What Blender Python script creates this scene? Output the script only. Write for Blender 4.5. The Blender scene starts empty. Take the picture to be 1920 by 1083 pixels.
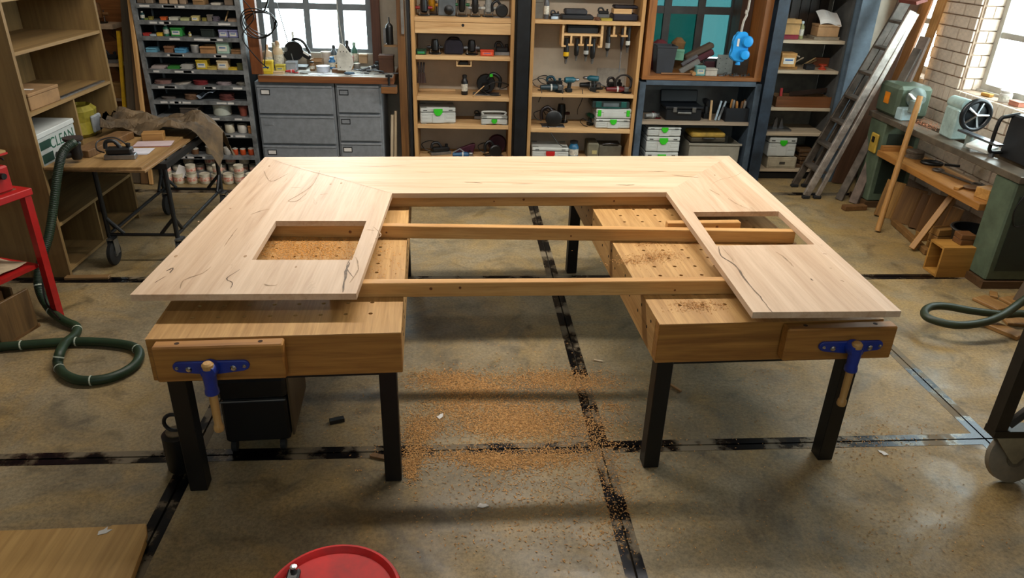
import bpy, bmesh, math, random
from mathutils import Vector, Matrix
random.seed(11)
S = bpy.context.scene
COL = S.collection
PI = math.pi

# ------------------------------------------------------------------ camera
FPX, CAM_H = 1357.0, 2.30
def _axes(vpx=880.0, vpy=-126.0, vx=874.0, vy=3311.0):
    dy = Vector((vpx-960, 541.5-vpy, -FPX)).normalized()
    up = -Vector((vx-960, 541.5-vy, -FPX)).normalized()
    dz = (up-dy*up.dot(dy)).normalized()
    dx = dy.cross(dz)
    return Matrix((dx, dy, dz))
ROT = _axes()
EYE = Vector((0, 0, CAM_H))
cam_data = bpy.data.cameras.new('camera')
cam = bpy.data.objects.new('camera', cam_data)
COL.objects.link(cam)
cam_data.sensor_width = 36.0
cam_data.lens = 36.0*FPX/1920.0
cam_data.clip_start = 0.05
cam.matrix_world = Matrix.Translation(EYE) @ ROT.to_4x4()
S.camera = cam
def ray(px, py): return ROT @ Vector((px-960, 541.5-py, -FPX))
def at_z(px, py, z=0.0):
    d = ray(px, py); return EYE+d*((z-CAM_H)/d.z)
def at_y(px, py, y):
    d = ray(px, py); return EYE+d*(y/d.y)
def at_x(px, py, x):
    d = ray(px, py); return EYE+d*(x/d.x)

# ------------------------------------------------------------------ world, lights, exposure
W = bpy.data.worlds.new('overcast_sky'); S.world = W; W.use_nodes = True
bg = W.node_tree.nodes['Background']
bg.inputs[0].default_value = (0.90, 0.96, 1.0, 1)
bg.inputs[1].default_value = 18.0
S.view_settings.view_transform = 'Standard'
S.view_settings.look = 'None'
S.view_settings.exposure = 0.0
S.view_settings.gamma = 1.0
S.view_settings.use_curve_mapping = False
def area(name, loc, rot, sx, sy, power, color, portal=False):
    l = bpy.data.lights.new(name, 'AREA'); l.shape = 'RECTANGLE'; l.size = sx; l.size_y = sy
    l.energy = power; l.color = color
    o = bpy.data.objects.new(name, l); COL.objects.link(o); o.location = loc; o.rotation_euler = rot
    if portal: l.cycles.is_portal = True
    return o
LAMP_Z = 3.42
# table strip lamp, plus unseen front and back fill lamps added; housings built below
LAMPS = [(0.6, 4.55, 5.0, 185), (0.6, 1.25, 5.0, 14), (-0.2, 6.6, 5.6, 30)]
for i, (lx, ly, ln, pw) in enumerate(LAMPS):
    area('strip_light', (lx, ly, LAMP_Z), (0, 0, 0), ln, 0.16, pw, (1.0, 0.945, 0.86))
for loc, rot, sx_, sy_ in [((-1.42, 8.30, 1.74), (-PI/2, 0, 0), 1.35, 1.3), ((2.32, 8.30, 1.72), (-PI/2, 0, 0), 1.1, 1.3), ((4.84, 5.45, 1.87), (0, PI/2, 0), 1.5, 2.2), ((4.84, 7.46, 1.87), (0, PI/2, 0), 1.5, .7), ((0, -2.54, 2.93), (PI/2, 0, 0), 3.7, .6)]:
    area('window_portal', loc, rot, sx_, sy_, 0.0, (1, 1, 1), True)

# ------------------------------------------------------------------ helpers
def lin(c):
    if isinstance(c, str):
        c = c.lstrip('#'); c = [int(c[i:i+2], 16)/255 for i in (0, 2, 4)]
    return tuple((v/12.92 if v <= 0.04045 else ((v+0.055)/1.055)**2.4) for v in c)+(1.0,)
MATS = {}
def _base(name):
    m = bpy.data.materials.new(name); m.use_nodes = True
    nt = m.node_tree; b = nt.nodes['Principled BSDF']
    return m, nt, b
def _n(nt, kind, **kw):
    n = nt.nodes.new(kind)
    for k, v in kw.items():
        if k in n.inputs.keys(): n.inputs[k].default_value = v
        else: setattr(n, k, v)
    return n
def _ramp(nt, stops):
    r = nt.nodes.new('ShaderNodeValToRGB')
    while len(r.color_ramp.elements) < len(stops): r.color_ramp.elements.new(0.5)
    for e, (p, c) in zip(r.color_ramp.elements, stops): e.position = p; e.color = c
    return r
def sh(c, k): return tuple(min(1, v*k) for v in c[:3])+(1,)
def M(col, rough=0.6, metal=0.0, var=0.16, scale=9.0, bump=0.0, bscale=60.0, col2=None):
    """plain procedural paint / plastic / metal with a little mottling"""
    key = ('M', col, rough, metal, var, scale, bump, bscale, col2)
    if key in MATS: return MATS[key]
    m, nt, b = _base('surface_'+str(col).strip('#'))
    tc = _n(nt, 'ShaderNodeTexCoord')
    no = _n(nt, 'ShaderNodeTexNoise', Scale=scale, Detail=5.0, Roughness=0.65)
    nt.links.new(tc.outputs['Object'], no.inputs['Vector'])
    c = lin(col); d = lin(col2) if col2 else sh(c, 1-2*var)
    r = _ramp(nt, [(0.32, d), (0.68, sh(c, 1+var))])
    nt.links.new(no.outputs['Fac'], r.inputs[0]); nt.links.new(r.outputs[0], b.inputs['Base Color'])
    b.inputs['Roughness'].default_value = rough; b.inputs['Metallic'].default_value = metal
    if bump:
        n2 = _n(nt, 'ShaderNodeTexNoise', Scale=bscale, Detail=3.0)
        nt.links.new(tc.outputs['Object'], n2.inputs['Vector'])
        bp = _n(nt, 'ShaderNodeBump', Strength=bump, Distance=0.01)
        nt.links.new(n2.outputs['Fac'], bp.inputs['Height']); nt.links.new(bp.outputs[0], b.inputs['Normal'])
    MATS[key] = m; return m
def wood(light, dark, axis='X', grain=1.0, rough=0.55, stave=0.0, knots=0.0, bump=0.12, tone=0.5, dirt=None, fine=0.45):
    """sawn timber: stretched grain along an axis, optional glued staves and dark marks"""
    key = ('W', light, dark, axis, grain, rough, stave, knots, bump, tone, dirt, fine)
    if key in MATS: return MATS[key]
    m, nt, b = _base('wood_'+light.strip('#'))
    tc = _n(nt, 'ShaderNodeTexCoord')
    def mapped(lo, hi):
        mp = _n(nt, 'ShaderNodeMapping')
        s = {'X': (lo, hi, hi), 'Y': (hi, lo, hi), 'Z': (hi, hi, lo)}[axis]
        mp.inputs['Scale'].default_value = s
        nt.links.new(tc.outputs['Object'], mp.inputs[0]); return mp
    m1 = mapped(1.3*grain, 22*grain)
    n1 = _n(nt, 'ShaderNodeTexNoise', Scale=1.0, Detail=6.0, Roughness=0.6, Distortion=0.8)
    nt.links.new(m1.outputs[0], n1.inputs['Vector'])
    L, D = lin(light), lin(dark)
    r1 = _ramp(nt, [(0.28, D), (tone, tuple((a+c)/2 for a, c in zip(L, D))), (0.74, L)])
    nt.links.new(n1.outputs['Fac'], r1.inputs[0]); out = r1.outputs[0]
    m2 = mapped(5*grain, 130*grain)
    n2 = _n(nt, 'ShaderNodeTexNoise', Scale=1.0, Detail=3.0)
    nt.links.new(m2.outputs[0], n2.inputs['Vector'])
    mx = _n(nt, 'ShaderNodeMix', data_type='RGBA', blend_type='MULTIPLY'); mx.inputs[0].default_value = fine
    r2 = _ramp(nt, [(0.3, (0.62, 0.56, 0.5, 1)), (0.6, (1, 1, 1, 1))])
    nt.links.new(n2.outputs['Fac'], r2.inputs[0]); nt.links.new(out, mx.inputs['A']); nt.links.new(r2.outputs[0], mx.inputs['B'])
    out = mx.outputs['Result']
    if stave:
        sp = _n(nt, 'ShaderNodeSeparateXYZ'); nt.links.new(tc.outputs['Object'], sp.inputs[0])
        dv = _n(nt, 'ShaderNodeMath', operation='DIVIDE'); dv.inputs[1].default_value = stave
        nt.links.new(sp.outputs['Y' if axis == 'X' else 'X'], dv.inputs[0])
        fl = _n(nt, 'ShaderNodeMath', operation='FLOOR'); nt.links.new(dv.outputs[0], fl.inputs[0])
        wn = _n(nt, 'ShaderNodeTexWhiteNoise', noise_dimensions='1D'); nt.links.new(fl.outputs[0], wn.inputs['W'])
        rs = _ramp(nt, [(0, (0.86, 0.80, 0.73, 1)), (1, (1, 1, 1, 1))]); nt.links.new(wn.outputs['Value'], rs.inputs[0])
        m3 = _n(nt, 'ShaderNodeMix', data_type='RGBA', blend_type='MULTIPLY'); m3.inputs[0].default_value = 1.0
        nt.links.new(out, m3.inputs['A']); nt.links.new(rs.outputs[0], m3.inputs['B']); out = m3.outputs['Result']
    if knots:
        m4 = mapped(2.2, 9)
        n4 = _n(nt, 'ShaderNodeTexNoise', Scale=1.0, Detail=4.0, Roughness=0.7, Distortion=1.6)
        nt.links.new(m4.outputs[0], n4.inputs['Vector'])
        r4 = _ramp(nt, [(0.62, (0, 0, 0, 1)), (0.74, (1, 1, 1, 1))]); nt.links.new(n4.outputs['Fac'], r4.inputs[0])
        k = _n(nt, 'ShaderNodeMath', operation='MULTIPLY'); k.inputs[1].default_value = knots
        nt.links.new(r4.outputs[0], k.inputs[0])
        m5 = _n(nt, 'ShaderNodeMix', data_type='RGBA'); nt.links.new(k.outputs[0], m5.inputs[0])
        nt.links.new(out, m5.inputs['A']); m5.inputs['B'].default_value = lin(dirt) if dirt else sh(D, 0.5); out = m5.outputs['Result']
    nt.links.new(out, b.inputs['Base Color'])
    b.inputs['Roughness'].default_value = rough
    if bump:
        bp = _n(nt, 'ShaderNodeBump', Strength=bump, Distance=0.004)
        nt.links.new(n2.outputs['Fac'], bp.inputs['Height']); nt.links.new(bp.outputs[0], b.inputs['Normal'])
    MATS[key] = m; return m

class MB:
    """collects shapes into one mesh"""
    def __init__(self): self.bm = bmesh.new()
    def box(self, x0, x1, y0, y1, z0, z1, bev=0.0, rot=None):
        return self.obox(((x0+x1)/2, (y0+y1)/2, (z0+z1)/2), (abs(x1-x0), abs(y1-y0), abs(z1-z0)), rot, bev)
    def obox(self, c, s, rot=None, bev=0.0):
        mat = Matrix.Translation(Vector(c))
        if rot is not None: mat = mat @ rot.to_4x4()
        mat = mat @ Matrix.Diagonal((s[0], s[1], s[2], 1))
        r = bmesh.ops.create_cube(self.bm, size=1.0, matrix=mat)
        if bev:
            e = list({e for v in r['verts'] for e in v.link_edges})
            bmesh.ops.bevel(self.bm, geom=e, offset=bev, segments=1, affect='EDGES')
        return self
    def prism(self, poly, z0, z1, mat=None, bev=0.0):
        mat = mat or Matrix.Identity(4)
        a = [self.bm.verts.new(mat @ Vector((x, y, z0))) for x, y in poly]
        c = [self.bm.verts.new(mat @ Vector((x, y, z1))) for x, y in poly]
        n = len(poly)
        fs = [self.bm.faces.new(a[::-1]), self.bm.faces.new(c)]
        for i in range(n): fs.append(self.bm.faces.new((a[i], a[(i+1) % n], c[(i+1) % n], c[i])))
        if bev: bmesh.ops.bevel(self.bm, geom=list({e for f in fs for e in f.edges}), offset=bev, segments=1, affect='EDGES')
        return self
    def tube(self, pts, r, n=10, closed=False, cap=True):
        pts = [Vector(p) for p in pts]; N = len(pts)
        rs = r if isinstance(r, (list, tuple)) else [r]*N
        rings = []; prev = None
        for i, p in enumerate(pts):
            if closed: t = (pts[(i+1) % N]-pts[i-1])
            elif i == 0: t = pts[1]-p
            elif i == N-1: t = p-pts[i-1]
            else: t = (pts[i+1]-p).normalized()+(p-pts[i-1]).normalized()
            t.normalize()
            if prev is None:
                u = t.cross(Vector((0, 0, 1)))
                if u.length < 1e-3: u = t.cross(Vector((1, 0, 0)))
            else: u = prev-t*prev.dot(t)
            u.normalize(); prev = u; w = t.cross(u)
            rings.append([self.bm.verts.new(p+(u*math.cos(2*PI*k/n)+w*math.sin(2*PI*k/n))*rs[i]) for k in range(n)])
        for i in range(N if closed else N-1):
            a, c = rings[i], rings[(i+1) % N]
            for k in range(n): self.bm.faces.new((a[k], a[(k+1) % n], c[(k+1) % n], c[k]))
        if cap and not closed:
            self.bm.faces.new(rings[0][::-1]); self.bm.faces.new(rings[-1])
        return self
    def lathe(self, prof, c=(0, 0, 0), n=18, mat=None, sx=1.0, sy=1.0):
        mat = mat or Matrix.Translation(Vector(c))
        rings = []
        for r, z in prof:
            if r < 1e-5: rings.append([self.bm.verts.new(mat @ Vector((0, 0, z)))])
            else: rings.append([self.bm.verts.new(mat @ Vector((r*sx*math.cos(2*PI*k/n), r*sy*math.sin(2*PI*k/n), z))) for k in range(n)])
        for a, b in zip(rings, rings[1:]):
            if len(a) == 1 and len(b) == 1: continue
            for k in range(n):
                if len(a) == 1: self.bm.faces.new((a[0], b[(k+1) % n], b[k]))
                elif len(b) == 1: self.bm.faces.new((a[k], a[(k+1) % n], b[0]))
                else: self.bm.faces.new((a[k], a[(k+1) % n], b[(k+1) % n], b[k]))
        if len(rings[0]) > 1: self.bm.faces.new(rings[0][::-1])
        if len(rings[-1]) > 1: self.bm.faces.new(rings[-1])
        return self
    def grid(self, fn, nu, nv, thick=0.0):
        """surface from fn(u, v) -> point; optional thickness downward"""
        def sheet(dz, flip):
            vs = [[self.bm.verts.new(Vector(fn(i/nu, j/nv))-Vector((0, 0, dz))) for j in range(nv+1)] for i in range(nu+1)]
            for i in range(nu):
                for j in range(nv):
                    q = (vs[i][j], vs[i+1][j], vs[i+1][j+1], vs[i][j+1])
                    self.bm.faces.new(q[::-1] if flip else q)
            return vs
        t = sheet(0, False)
        if thick:
            b = sheet(thick, True)
            ring = lambda v: [v[i][0] for i in range(nu)]+[v[nu][j] for j in range(nv)]+[v[i][nv] for i in range(nu, 0, -1)]+[v[0][j] for j in range(nv, 0, -1)]
            A, B = ring(t), ring(b)
            for i in range(len(A)):
                j = (i+1) % len(A); self.bm.faces.new((A[i], B[i], B[j], A[j]))
        return self
    def build(self, name, mat, parent=None, smooth=False):
        bmesh.ops.recalc_face_normals(self.bm, faces=self.bm.faces[:])
        me = bpy.data.meshes.new(name); self.bm.to_mesh(me); self.bm.free()
        if smooth:
            for p in me.polygons: p.use_smooth = True
            try: me.set_sharp_from_angle(angle=0.7)
            except Exception: pass
        me.materials.append(mat)
        o = bpy.data.objects.new(name, me); COL.objects.link(o)
        if parent is not None: o.parent = parent
        return o
LABELS = {}
def tag(o, label=None, cat=None, group=None, kind=None):
    if label:
        o['label'] = label; LABELS.setdefault(label, []).append(o.name)
    if cat: o['category'] = cat
    if group: o['group'] = group
    if kind: o['kind'] = kind
    return o
def thing(name, label, cat, loc=(0, 0, 0), rz=0.0, group=None):
    o = bpy.data.objects.new(name, None); COL.objects.link(o); o.empty_display_size = 0.05
    o.location = loc; o.rotation_euler = (0, 0, rz)
    return tag(o, label, cat, group)
def copy_tree(o, parent=None):
    c = o.copy(); COL.objects.link(c); c.parent = parent
    for ch in list(o.children): copy_tree(ch, c)
    return c
def struct(o): o['kind'] = 'structure'; return o
def rotz(a): return Matrix.Rotation(a, 3, 'Z')
def rot3(rx=0, ry=0, rz=0): return Matrix.Rotation(rz, 3, 'Z') @ Matrix.Rotation(ry, 3, 'Y') @ Matrix.Rotation(rx, 3, 'X')
def smooth_path(pts, sub=6):
    P = [Vector(p) for p in pts]; out = []
    for i in range(len(P)-1):
        p0, p1, p2, p3 = P[max(i-1, 0)], P[i], P[i+1], P[min(i+2, len(P)-1)]
        for k in range(sub):
            t = k/sub
            out.append(0.5*((2*p1)+(p2-p0)*t+(2*p0-5*p1+4*p2-p3)*t*t+(3*p1-p0-3*p2+p3)*t**3))
    out.append(P[-1]); return out

# shared materials
OAKT = wood('#d6bda3', '#b99a7d', 'Y', 0.8, 0.5, stave=0.135, knots=0.5, dirt='#94795b', tone=0.45, fine=.22)
OAKB = wood('#dac1a6', '#be9f80', 'X', 0.8, 0.5, stave=0.135, knots=0.35, dirt='#8d6f50', tone=0.45, fine=.22)
PINE = wood('#d2a466', '#b07c3e', 'X', 1.0, 0.5, knots=0.25)
PINE_Z = wood('#cba069', '#a5763f', 'Z', 1.0, 0.55, knots=0.3)
SHELFW = wood('#d8b482', '#b58b5a', 'X', 1.0, 0.6, knots=0.25)
BEECH = wood('#b37e3a', '#825420', 'X', 1.0, 0.55, knots=0.4, dirt='#5f3f1c')
BEECH_TOP = wood('#c79d62', '#9e733c', 'Y', 1.0, 0.6, knots=0.5, dirt='#8a6234')
BROWNW = wood('#7c5a34', '#4d3418', 'Z', 1.0, 0.6, knots=0.4)
BROWNX = wood('#7c5a34', '#4d3418', 'Y', 1.0, 0.6, knots=0.4)
PLYW = wood('#a8884f', '#7b5f33', 'Z', 0.5, 0.6)
BLACKM = M('#050506', 0.5, 0.0, 0.3, 6)
BLACKP = M('#08090a', 0.4, 0.0, 0.3, 20)
STEEL = M('#8f9296', 0.32, 0.9, 0.15, 14)
CHROME = M('#c9ccd0', 0.18, 1.0, 0.05, 14)
GREYM = M('#7a7e83', 0.45, 0.0, 0.10, 16, 0.05, 300)
RACKM = M('#7d7f80', 0.5, 0.25, 0.3, 12, 0.1, 200)
BLUEGR = M('#45525f', 0.5, 0.1, 0.25, 7)
BLUECOL = M('#26323f', 0.5, 0.1, 0.35, 5)
RUBBER = M('#141414', 0.75, 0.0, 0.2, 20)
WHITEP = M('#d8d6d0', 0.6, 0, 0.06, 6)
PAPER = M('#cfcbc6', 0.8, 0, 0.06, 6)
CARD = M('#a17b4c', 0.8, 0, 0.15, 10)
REDP = M('#a51616', 0.4, 0, 0.15, 7)
GREENM = M('#4d5a48', 0.5, 0, 0.2, 6)
SYSG = M('#b9bbb6', 0.5, 0, 0.05, 8)
SYSD = M('#84867f', 0.55, 0, 0.08, 8)
LATCH = M('#2fb51c', 0.45, 0, 0.05, 8)
TEALT = M('#0f3a44', 0.4, 0, 0.2, 15)
BLUEV = M('#152f86', 0.35, 0, 0.15, 9)
GLASS = None
def glass(name, tint, gloss=0.10, rough=0.02):
    m = bpy.data.materials.new(name); m.use_nodes = True; nt = m.node_tree
    nt.nodes.remove(nt.nodes['Principled BSDF']); out = nt.nodes['Material Output']
    t = nt.nodes.new('ShaderNodeBsdfTransparent'); t.inputs[0].default_value = lin(tint)
    g = nt.nodes.new('ShaderNodeBsdfGlossy'); g.inputs['Roughness'].default_value = rough
    mx = nt.nodes.new('ShaderNodeMixShader'); mx.inputs[0].default_value = gloss
    nt.links.new(t.outputs[0], mx.inputs[1]); nt.links.new(g.outputs[0], mx.inputs[2]); nt.links.new(mx.outputs[0], out.inputs[0])
    return m
CLEARG = glass('window_glass', '#f2fafa')
TEALG = glass('teal_glass', '#4c6868', 0.08, 0.15)
TEALD = glass('dark_teal_glass', '#274b47', 0.06, 0.15)
JARG = glass('jar_glass', '#a9b5ac', 0.2, 0.05)
# ================================================================== THE SETTING
def concrete():
    m, nt, b = _base('concrete_slab')
    tc = _n(nt, 'ShaderNodeTexCoord'); V = tc.outputs['Object']
    def noise(s, d=5.0, ro=0.6, di=0.0):
        n = _n(nt, 'ShaderNodeTexNoise', Scale=s, Detail=d, Roughness=ro, Distortion=di); nt.links.new(V, n.inputs['Vector']); return n.outputs['Fac']
    r1 = _ramp(nt, [(0.30, lin('#5a4e39')), (0.5, lin('#7f7259')), (0.72, lin('#9a8c72'))]); nt.links.new(noise(1.3, 8, 0.62, 0.4), r1.inputs[0])
    # settled wood dust, in drifts
    r2 = _ramp(nt, [(0.44, (0, 0, 0, 1)), (0.70, (0.8, 0.8, 0.8, 1))])
    # more dust has settled towards the lathe side
    sp = _n(nt, 'ShaderNodeSeparateXYZ'); nt.links.new(V, sp.inputs[0])
    mr = _n(nt, 'ShaderNodeMapRange'); mr.inputs['From Min'].default_value = 0.4; mr.inputs['From Max'].default_value = 3.0; mr.inputs['To Min'].default_value = 0.0; mr.inputs['To Max'].default_value = 0.12
    nt.links.new(sp.outputs['X'], mr.inputs['Value'])
    ad = _n(nt, 'ShaderNodeMath', operation='ADD'); nt.links.new(mr.outputs[0], ad.inputs[0]); nt.links.new(noise(1.9, 7, 0.66, 1.2), ad.inputs[1]); nt.links.new(ad.outputs[0], r2.inputs[0])
    m1 = _n(nt, 'ShaderNodeMix', data_type='RGBA'); nt.links.new(r2.outputs[0], m1.inputs[0])
    nt.links.new(r1.outputs[0], m1.inputs['A']); m1.inputs['B'].default_value = lin('#9d8250')
    # old dark stains
    r3 = _ramp(nt, [(0.56, (1, 1, 1, 1)), (0.74, (0.42, 0.42, 0.42, 1))]); nt.links.new(noise(2.7, 4, 0.5, 2.0), r3.inputs[0])
    m2 = _n(nt, 'ShaderNodeMix', data_type='RGBA', blend_type='MULTIPLY'); m2.inputs[0].default_value = 0.8
    nt.links.new(m1.outputs['Result'], m2.inputs['A']); nt.links.new(r3.outputs[0], m2.inputs['B'])
    # fine speckle
    r4 = _ramp(nt, [(0.36, (0.55, 0.52, 0.47, 1)), (0.60, (1.1, 1.08, 1.02, 1))]); nt.links.new(noise(55, 4, 0.8), r4.inputs[0])
    m3 = _n(nt, 'ShaderNodeMix', data_type='RGBA', blend_type='MULTIPLY'); m3.inputs[0].default_value = 0.8
    nt.links.new(m2.outputs['Result'], m3.inputs['A']); nt.links.new(r4.outputs[0], m3.inputs['B'])
    nt.links.new(m3.outputs['Result'], b.inputs['Base Color'])
    rr = _ramp(nt, [(0.36, (0.36, 0.36, 0.36, 1)), (0.60, (0.72, 0.72, 0.72, 1))]); nt.links.new(noise(2.3, 6, 0.6, 0.6), rr.inputs[0])
    nt.links.new(rr.outputs[0], b.inputs['Roughness'])
    bp = _n(nt, 'ShaderNodeBump', Strength=0.25, Distance=0.004); nt.links.new(noise(38, 5, 0.7), bp.inputs['Height'])
    nt.links.new(bp.outputs[0], b.inputs['Normal'])
    return m
def edge_steel():
    m, nt, b = _base('worn_edge_steel')
    tc = _n(nt, 'ShaderNodeTexCoord'); V = tc.outputs['Object']
    n = _n(nt, 'ShaderNodeTexNoise', Scale=3.2, Detail=7.0, Roughness=0.62); nt.links.new(V, n.inputs['Vector'])
    r = _ramp(nt, [(0.47, lin('#16171b')), (0.56, lin('#6a5d48'))]); nt.links.new(n.outputs['Fac'], r.inputs[0])
    nt.links.new(r.outputs[0], b.inputs['Base Color'])
    r2 = _ramp(nt, [(0.50, (0.75, 0.75, 0.75, 1)), (0.58, (0, 0, 0, 1))]); nt.links.new(n.outputs['Fac'], r2.inputs[0])
    nt.links.new(r2.outputs[0], b.inputs['Metallic'])
    r3 = _ramp(nt, [(0.50, (0.26, 0.26, 0.26, 1)), (0.58, (0.8, 0.8, 0.8, 1))]); nt.links.new(n.outputs['Fac'], r3.inputs[0])
    nt.links.new(r3.outputs[0], b.inputs['Roughness'])
    return m
CONC, EDGE = concrete(), edge_steel()
RX0, RX1, RY0, RY1, RZ1 = -4.6, 4.5, -2.2, 7.95, 3.6

floor = struct(MB().box(RX0-.1, RX1+.3, RY0, RY1+.3, -0.12, -0.022).build('floor', M('#4a4136', 0.9)))
FROT = math.radians(0.9); FC = Vector((0.662, 2.885, 0))
GX = [-5.40, -3.37, -1.34, 0.0, 2.03, 4.06]    # slab lines relative to the crossing, see below
xs = [-6.02, -4.0, -1.99, 0.0, 2.035, 4.05]
ys = [-5.95, -3.97, -1.985, 0.0, 1.985, 3.97, 5.5]
W2 = 0.040
for i in range(len(xs)-1):
    for j in range(len(ys)-1):
        x0, x1, y0, y1 = xs[i]+.005, xs[i+1]-.005, ys[j]+.005, ys[j+1]-.005
        # keep inside the walls
        x0 = max(x0, RX0-FC.x+.08); x1 = min(x1, RX1-FC.x-.06); y0 = max(y0, RY0-FC.y+.06); y1 = min(y1, RY1-FC.y-.06)
        if x1-x0 < .1 or y1-y0 < .1: continue
        s = MB().box(x0+W2, x1-W2, y0+W2, y1-W2, -0.03, 0.0).build('concrete_slab', CONC, floor)
        s.location = FC; s.rotation_euler.z = FROT
        e = MB()
        e.box(x0, x1, y0, y0+W2, -.03, .0015).box(x0, x1, y1-W2, y1, -.03, .0015)
        e.box(x0, x0+W2, y0+W2, y1-W2, -.03, .0015).box(x1-W2, x1, y0+W2, y1-W2, -.03, .0015)
        e = e.build('steel_edge', EDGE, floor); e.location = FC; e.rotation_euler.z = FROT

PLASTER = M('#9a8f80', 0.85, 0, 0.10, 3, 0.15, 40)
BRICKW = M('#dccbb8', 0.8, 0, 0.08, 5, 0.2, 60)
MORTAR = M('#a8917c', 0.9, 0, 0.1, 30)
# back wall with two window openings
W1 = (at_y(484, 60, 7.95).x, at_y(709, 60, 7.95).x, 1.12, 2.35)
W2o = (1.78, 2.86, 1.10, 2.35)
def wall_with_holes(a0, a1, z1, holes, fn):
    """strips of wall around window openings; fn(b0, b1, z0, z1) adds one piece"""
    cur = a0
    for h0, h1, hz0, hz1 in sorted(holes):
        fn(cur, h0, 0, z1); fn(h0, h1, 0, hz0); fn(h0, h1, hz1, z1); cur = h1
    fn(cur, a1, 0, z1)
w = MB(); wall_with_holes(RX0, RX1+.3, RZ1, [W1, W2o], lambda a, c, d, e: w.box(a, c, RY1, RY1+.3, d, e))
wall_back = struct(w.build('wall_back', PLASTER))
# right wall: brick, painted white
W3 = (4.35, 6.55, 1.13, 2.6); W4 = (7.12, 7.80, 1.13, 2.6)
w = MB(); wall_with_holes(RY0, RY1, RZ1, [W3, W4], lambda a, c, d, e: w.box(RX1, RX1+.3, a, c, d, e))
wall_right = struct(w.build('wall_right', MORTAR))
bm_brick = MB().box(-.5, .5, -.5, .5, -.5, .5, bev=0.035).bm
brick_me = bpy.data.meshes.new('brick'); bm_brick.to_mesh(brick_me); bm_brick.free(); brick_me.materials.append(BRICKW)
def brick(c, s):
    o = bpy.data.objects.new('brick', brick_me); COL.objects.link(o); o.parent = wall_right
    o.location = c; o.scale = s
CH = 0.103
def brick_field(y0, y1, z0, z1):
    k = 0; z = z0
    while z+CH <= z1+.01:
        y = y0-(0.11 if k % 2 else 0)
        while y < y1-.01:
            a, c = max(y, y0), min(y+.212, y1)
            if c-a > .03: brick((RX1-.004+random.uniform(-.002, .002), (a+c)/2, z+CH/2-.005), (.03, c-a-.011, CH-.012))
            y += .223
        z += CH; k += 1
brick_field(6.555, 7.115, 1.135, 2.18)
brick_field(4.35, 7.9, 0.18, 1.005)
z = 1.135; k = 0
while z < 2.1:      # window reveal
    for a, c in ([(4.52, 4.68)] if k % 2 else [(4.52, 4.60), (4.61, 4.68)]):
        brick(((a+c)/2, 6.546, z+CH/2-.005), (c-a, .022, CH-.012))
    z += CH; k += 1
y = 4.37
while y < 6.52:      # rowlock sill
    brick((4.55, y+.042, 1.068), (.165, .076, .118)); y += .088
y = 6.57
while y < 7.8:
    brick((RX1-.004, y+.042, 1.068), (.03, .076, .118)); y += .088
wall_left = struct(MB().box(RX0-.3, RX0, RY0-.3, RY1+.3, 0, RZ1).build('wall_left', PLASTER))
W5 = (-1.8, 1.8, 2.66, 3.2)  # unseen high window, put in to light the shelves from the front
w = MB(); wall_with_holes(RX0, RX1+.3, RZ1, [W5], lambda a, c, d, e: w.box(a, c, RY0-.3, RY0, d, e))
wall_front = struct(w.build('wall_front', PLASTER))
ceiling = struct(MB().box(RX0-.3, RX1+.3, RY0-.3, RY1+.3, RZ1, RZ1+.15).build('ceiling', M('#b5a893', 0.9)))
for lx, ly, ln, pw in LAMPS:
    h = thing('strip_lamp', 'long white strip lamp hung across the hall above '+{4.55: 'the unfinished table', 1.25: 'the front of the floor, added unseen for fill light', 6.6: 'the back shelves, added unseen for fill light'}[ly], 'lamp', (lx, ly, LAMP_Z+.02))
    MB().prism([(-.11, .0), (-.05, .06), (.05, .06), (.11, .0)], -ln/2, ln/2, Matrix.Rotation(PI/2, 4, 'Z') @ Matrix.Rotation(PI/2, 4, 'X')).build('housing', WHITEP, h)
    for q in (-ln/3, ln/3): MB().tube([(q, 0, .055), (q, 0, RZ1-LAMP_Z-.021)], .008, 6).build('hanger', STEEL, h)

# windows
FRAMEG = M('#6d7479', 0.5, 0.1, 0.1, 8)
FRAMEW = M('#a9a59c', 0.6, 0, 0.1, 8)
def window_y(n, o, y, vbars, hbars, fmat, panes, bar=.045):
    x0, x1, z0, z1 = o
    f = MB().box(x0, x0+.05, y-.03, y+.03, z0, z1).box(x1-.05, x1, y-.03, y+.03, z0, z1).box(x0+.05, x1-.05, y-.03, y+.03, z0, z0+.05).box(x0+.05, x1-.05, y-.03, y+.03, z1-.05, z1)
    win = struct(f.build('window_%d' % n, fmat))
    for v in vbars: MB().box(v-bar/2, v+bar/2, y-.022, y+.022, z0+.05, z1-.05).build('mullion', fmat, win)
    for h in hbars: MB().box(x0+.05, x1-.05, y-.018, y+.018, h-bar/2, h+bar/2).build('transom', fmat, win)
    X = [x0+.05]+sorted(vbars)+[x1-.05]; Z = [z0+.05]+sorted(hbars)+[z1-.05]
    for i in range(len(X)-1):
        for j in range(len(Z)-1):
            MB().box(X[i]+.01, X[i+1]-.01, y-.004, y+.004, Z[j]+.01, Z[j+1]-.01).build('pane', panes[min(i+j*3, len(panes)-1)], win)
    return win
vb = [at_y(p, 50, 8.05).x for p in (578, 640, 693)]
window_y(1, W1, 8.05, vb+[at_y(514, 50, 8.05).x], [at_y(600, 12, 8.05).z, 2.05], FRAMEG, [CLEARG], .062)
window_y(2, W2o, 8.05, [at_y(1250, 30, 8.05).x, at_y(1313, 30, 8.05).x, at_y(1375, 30, 8.05).x], [at_y(1290, 19, 8.05).z, 2.05], M('#3a3836', 0.6), [TEALD, TEALD, TEALG, TEALG, TEALG, TEALG], .075)
window_y(5, W5, RY0-.18, [-1.2, 0, 1.2], [2.93], FRAMEG, [CLEARG])
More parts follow.
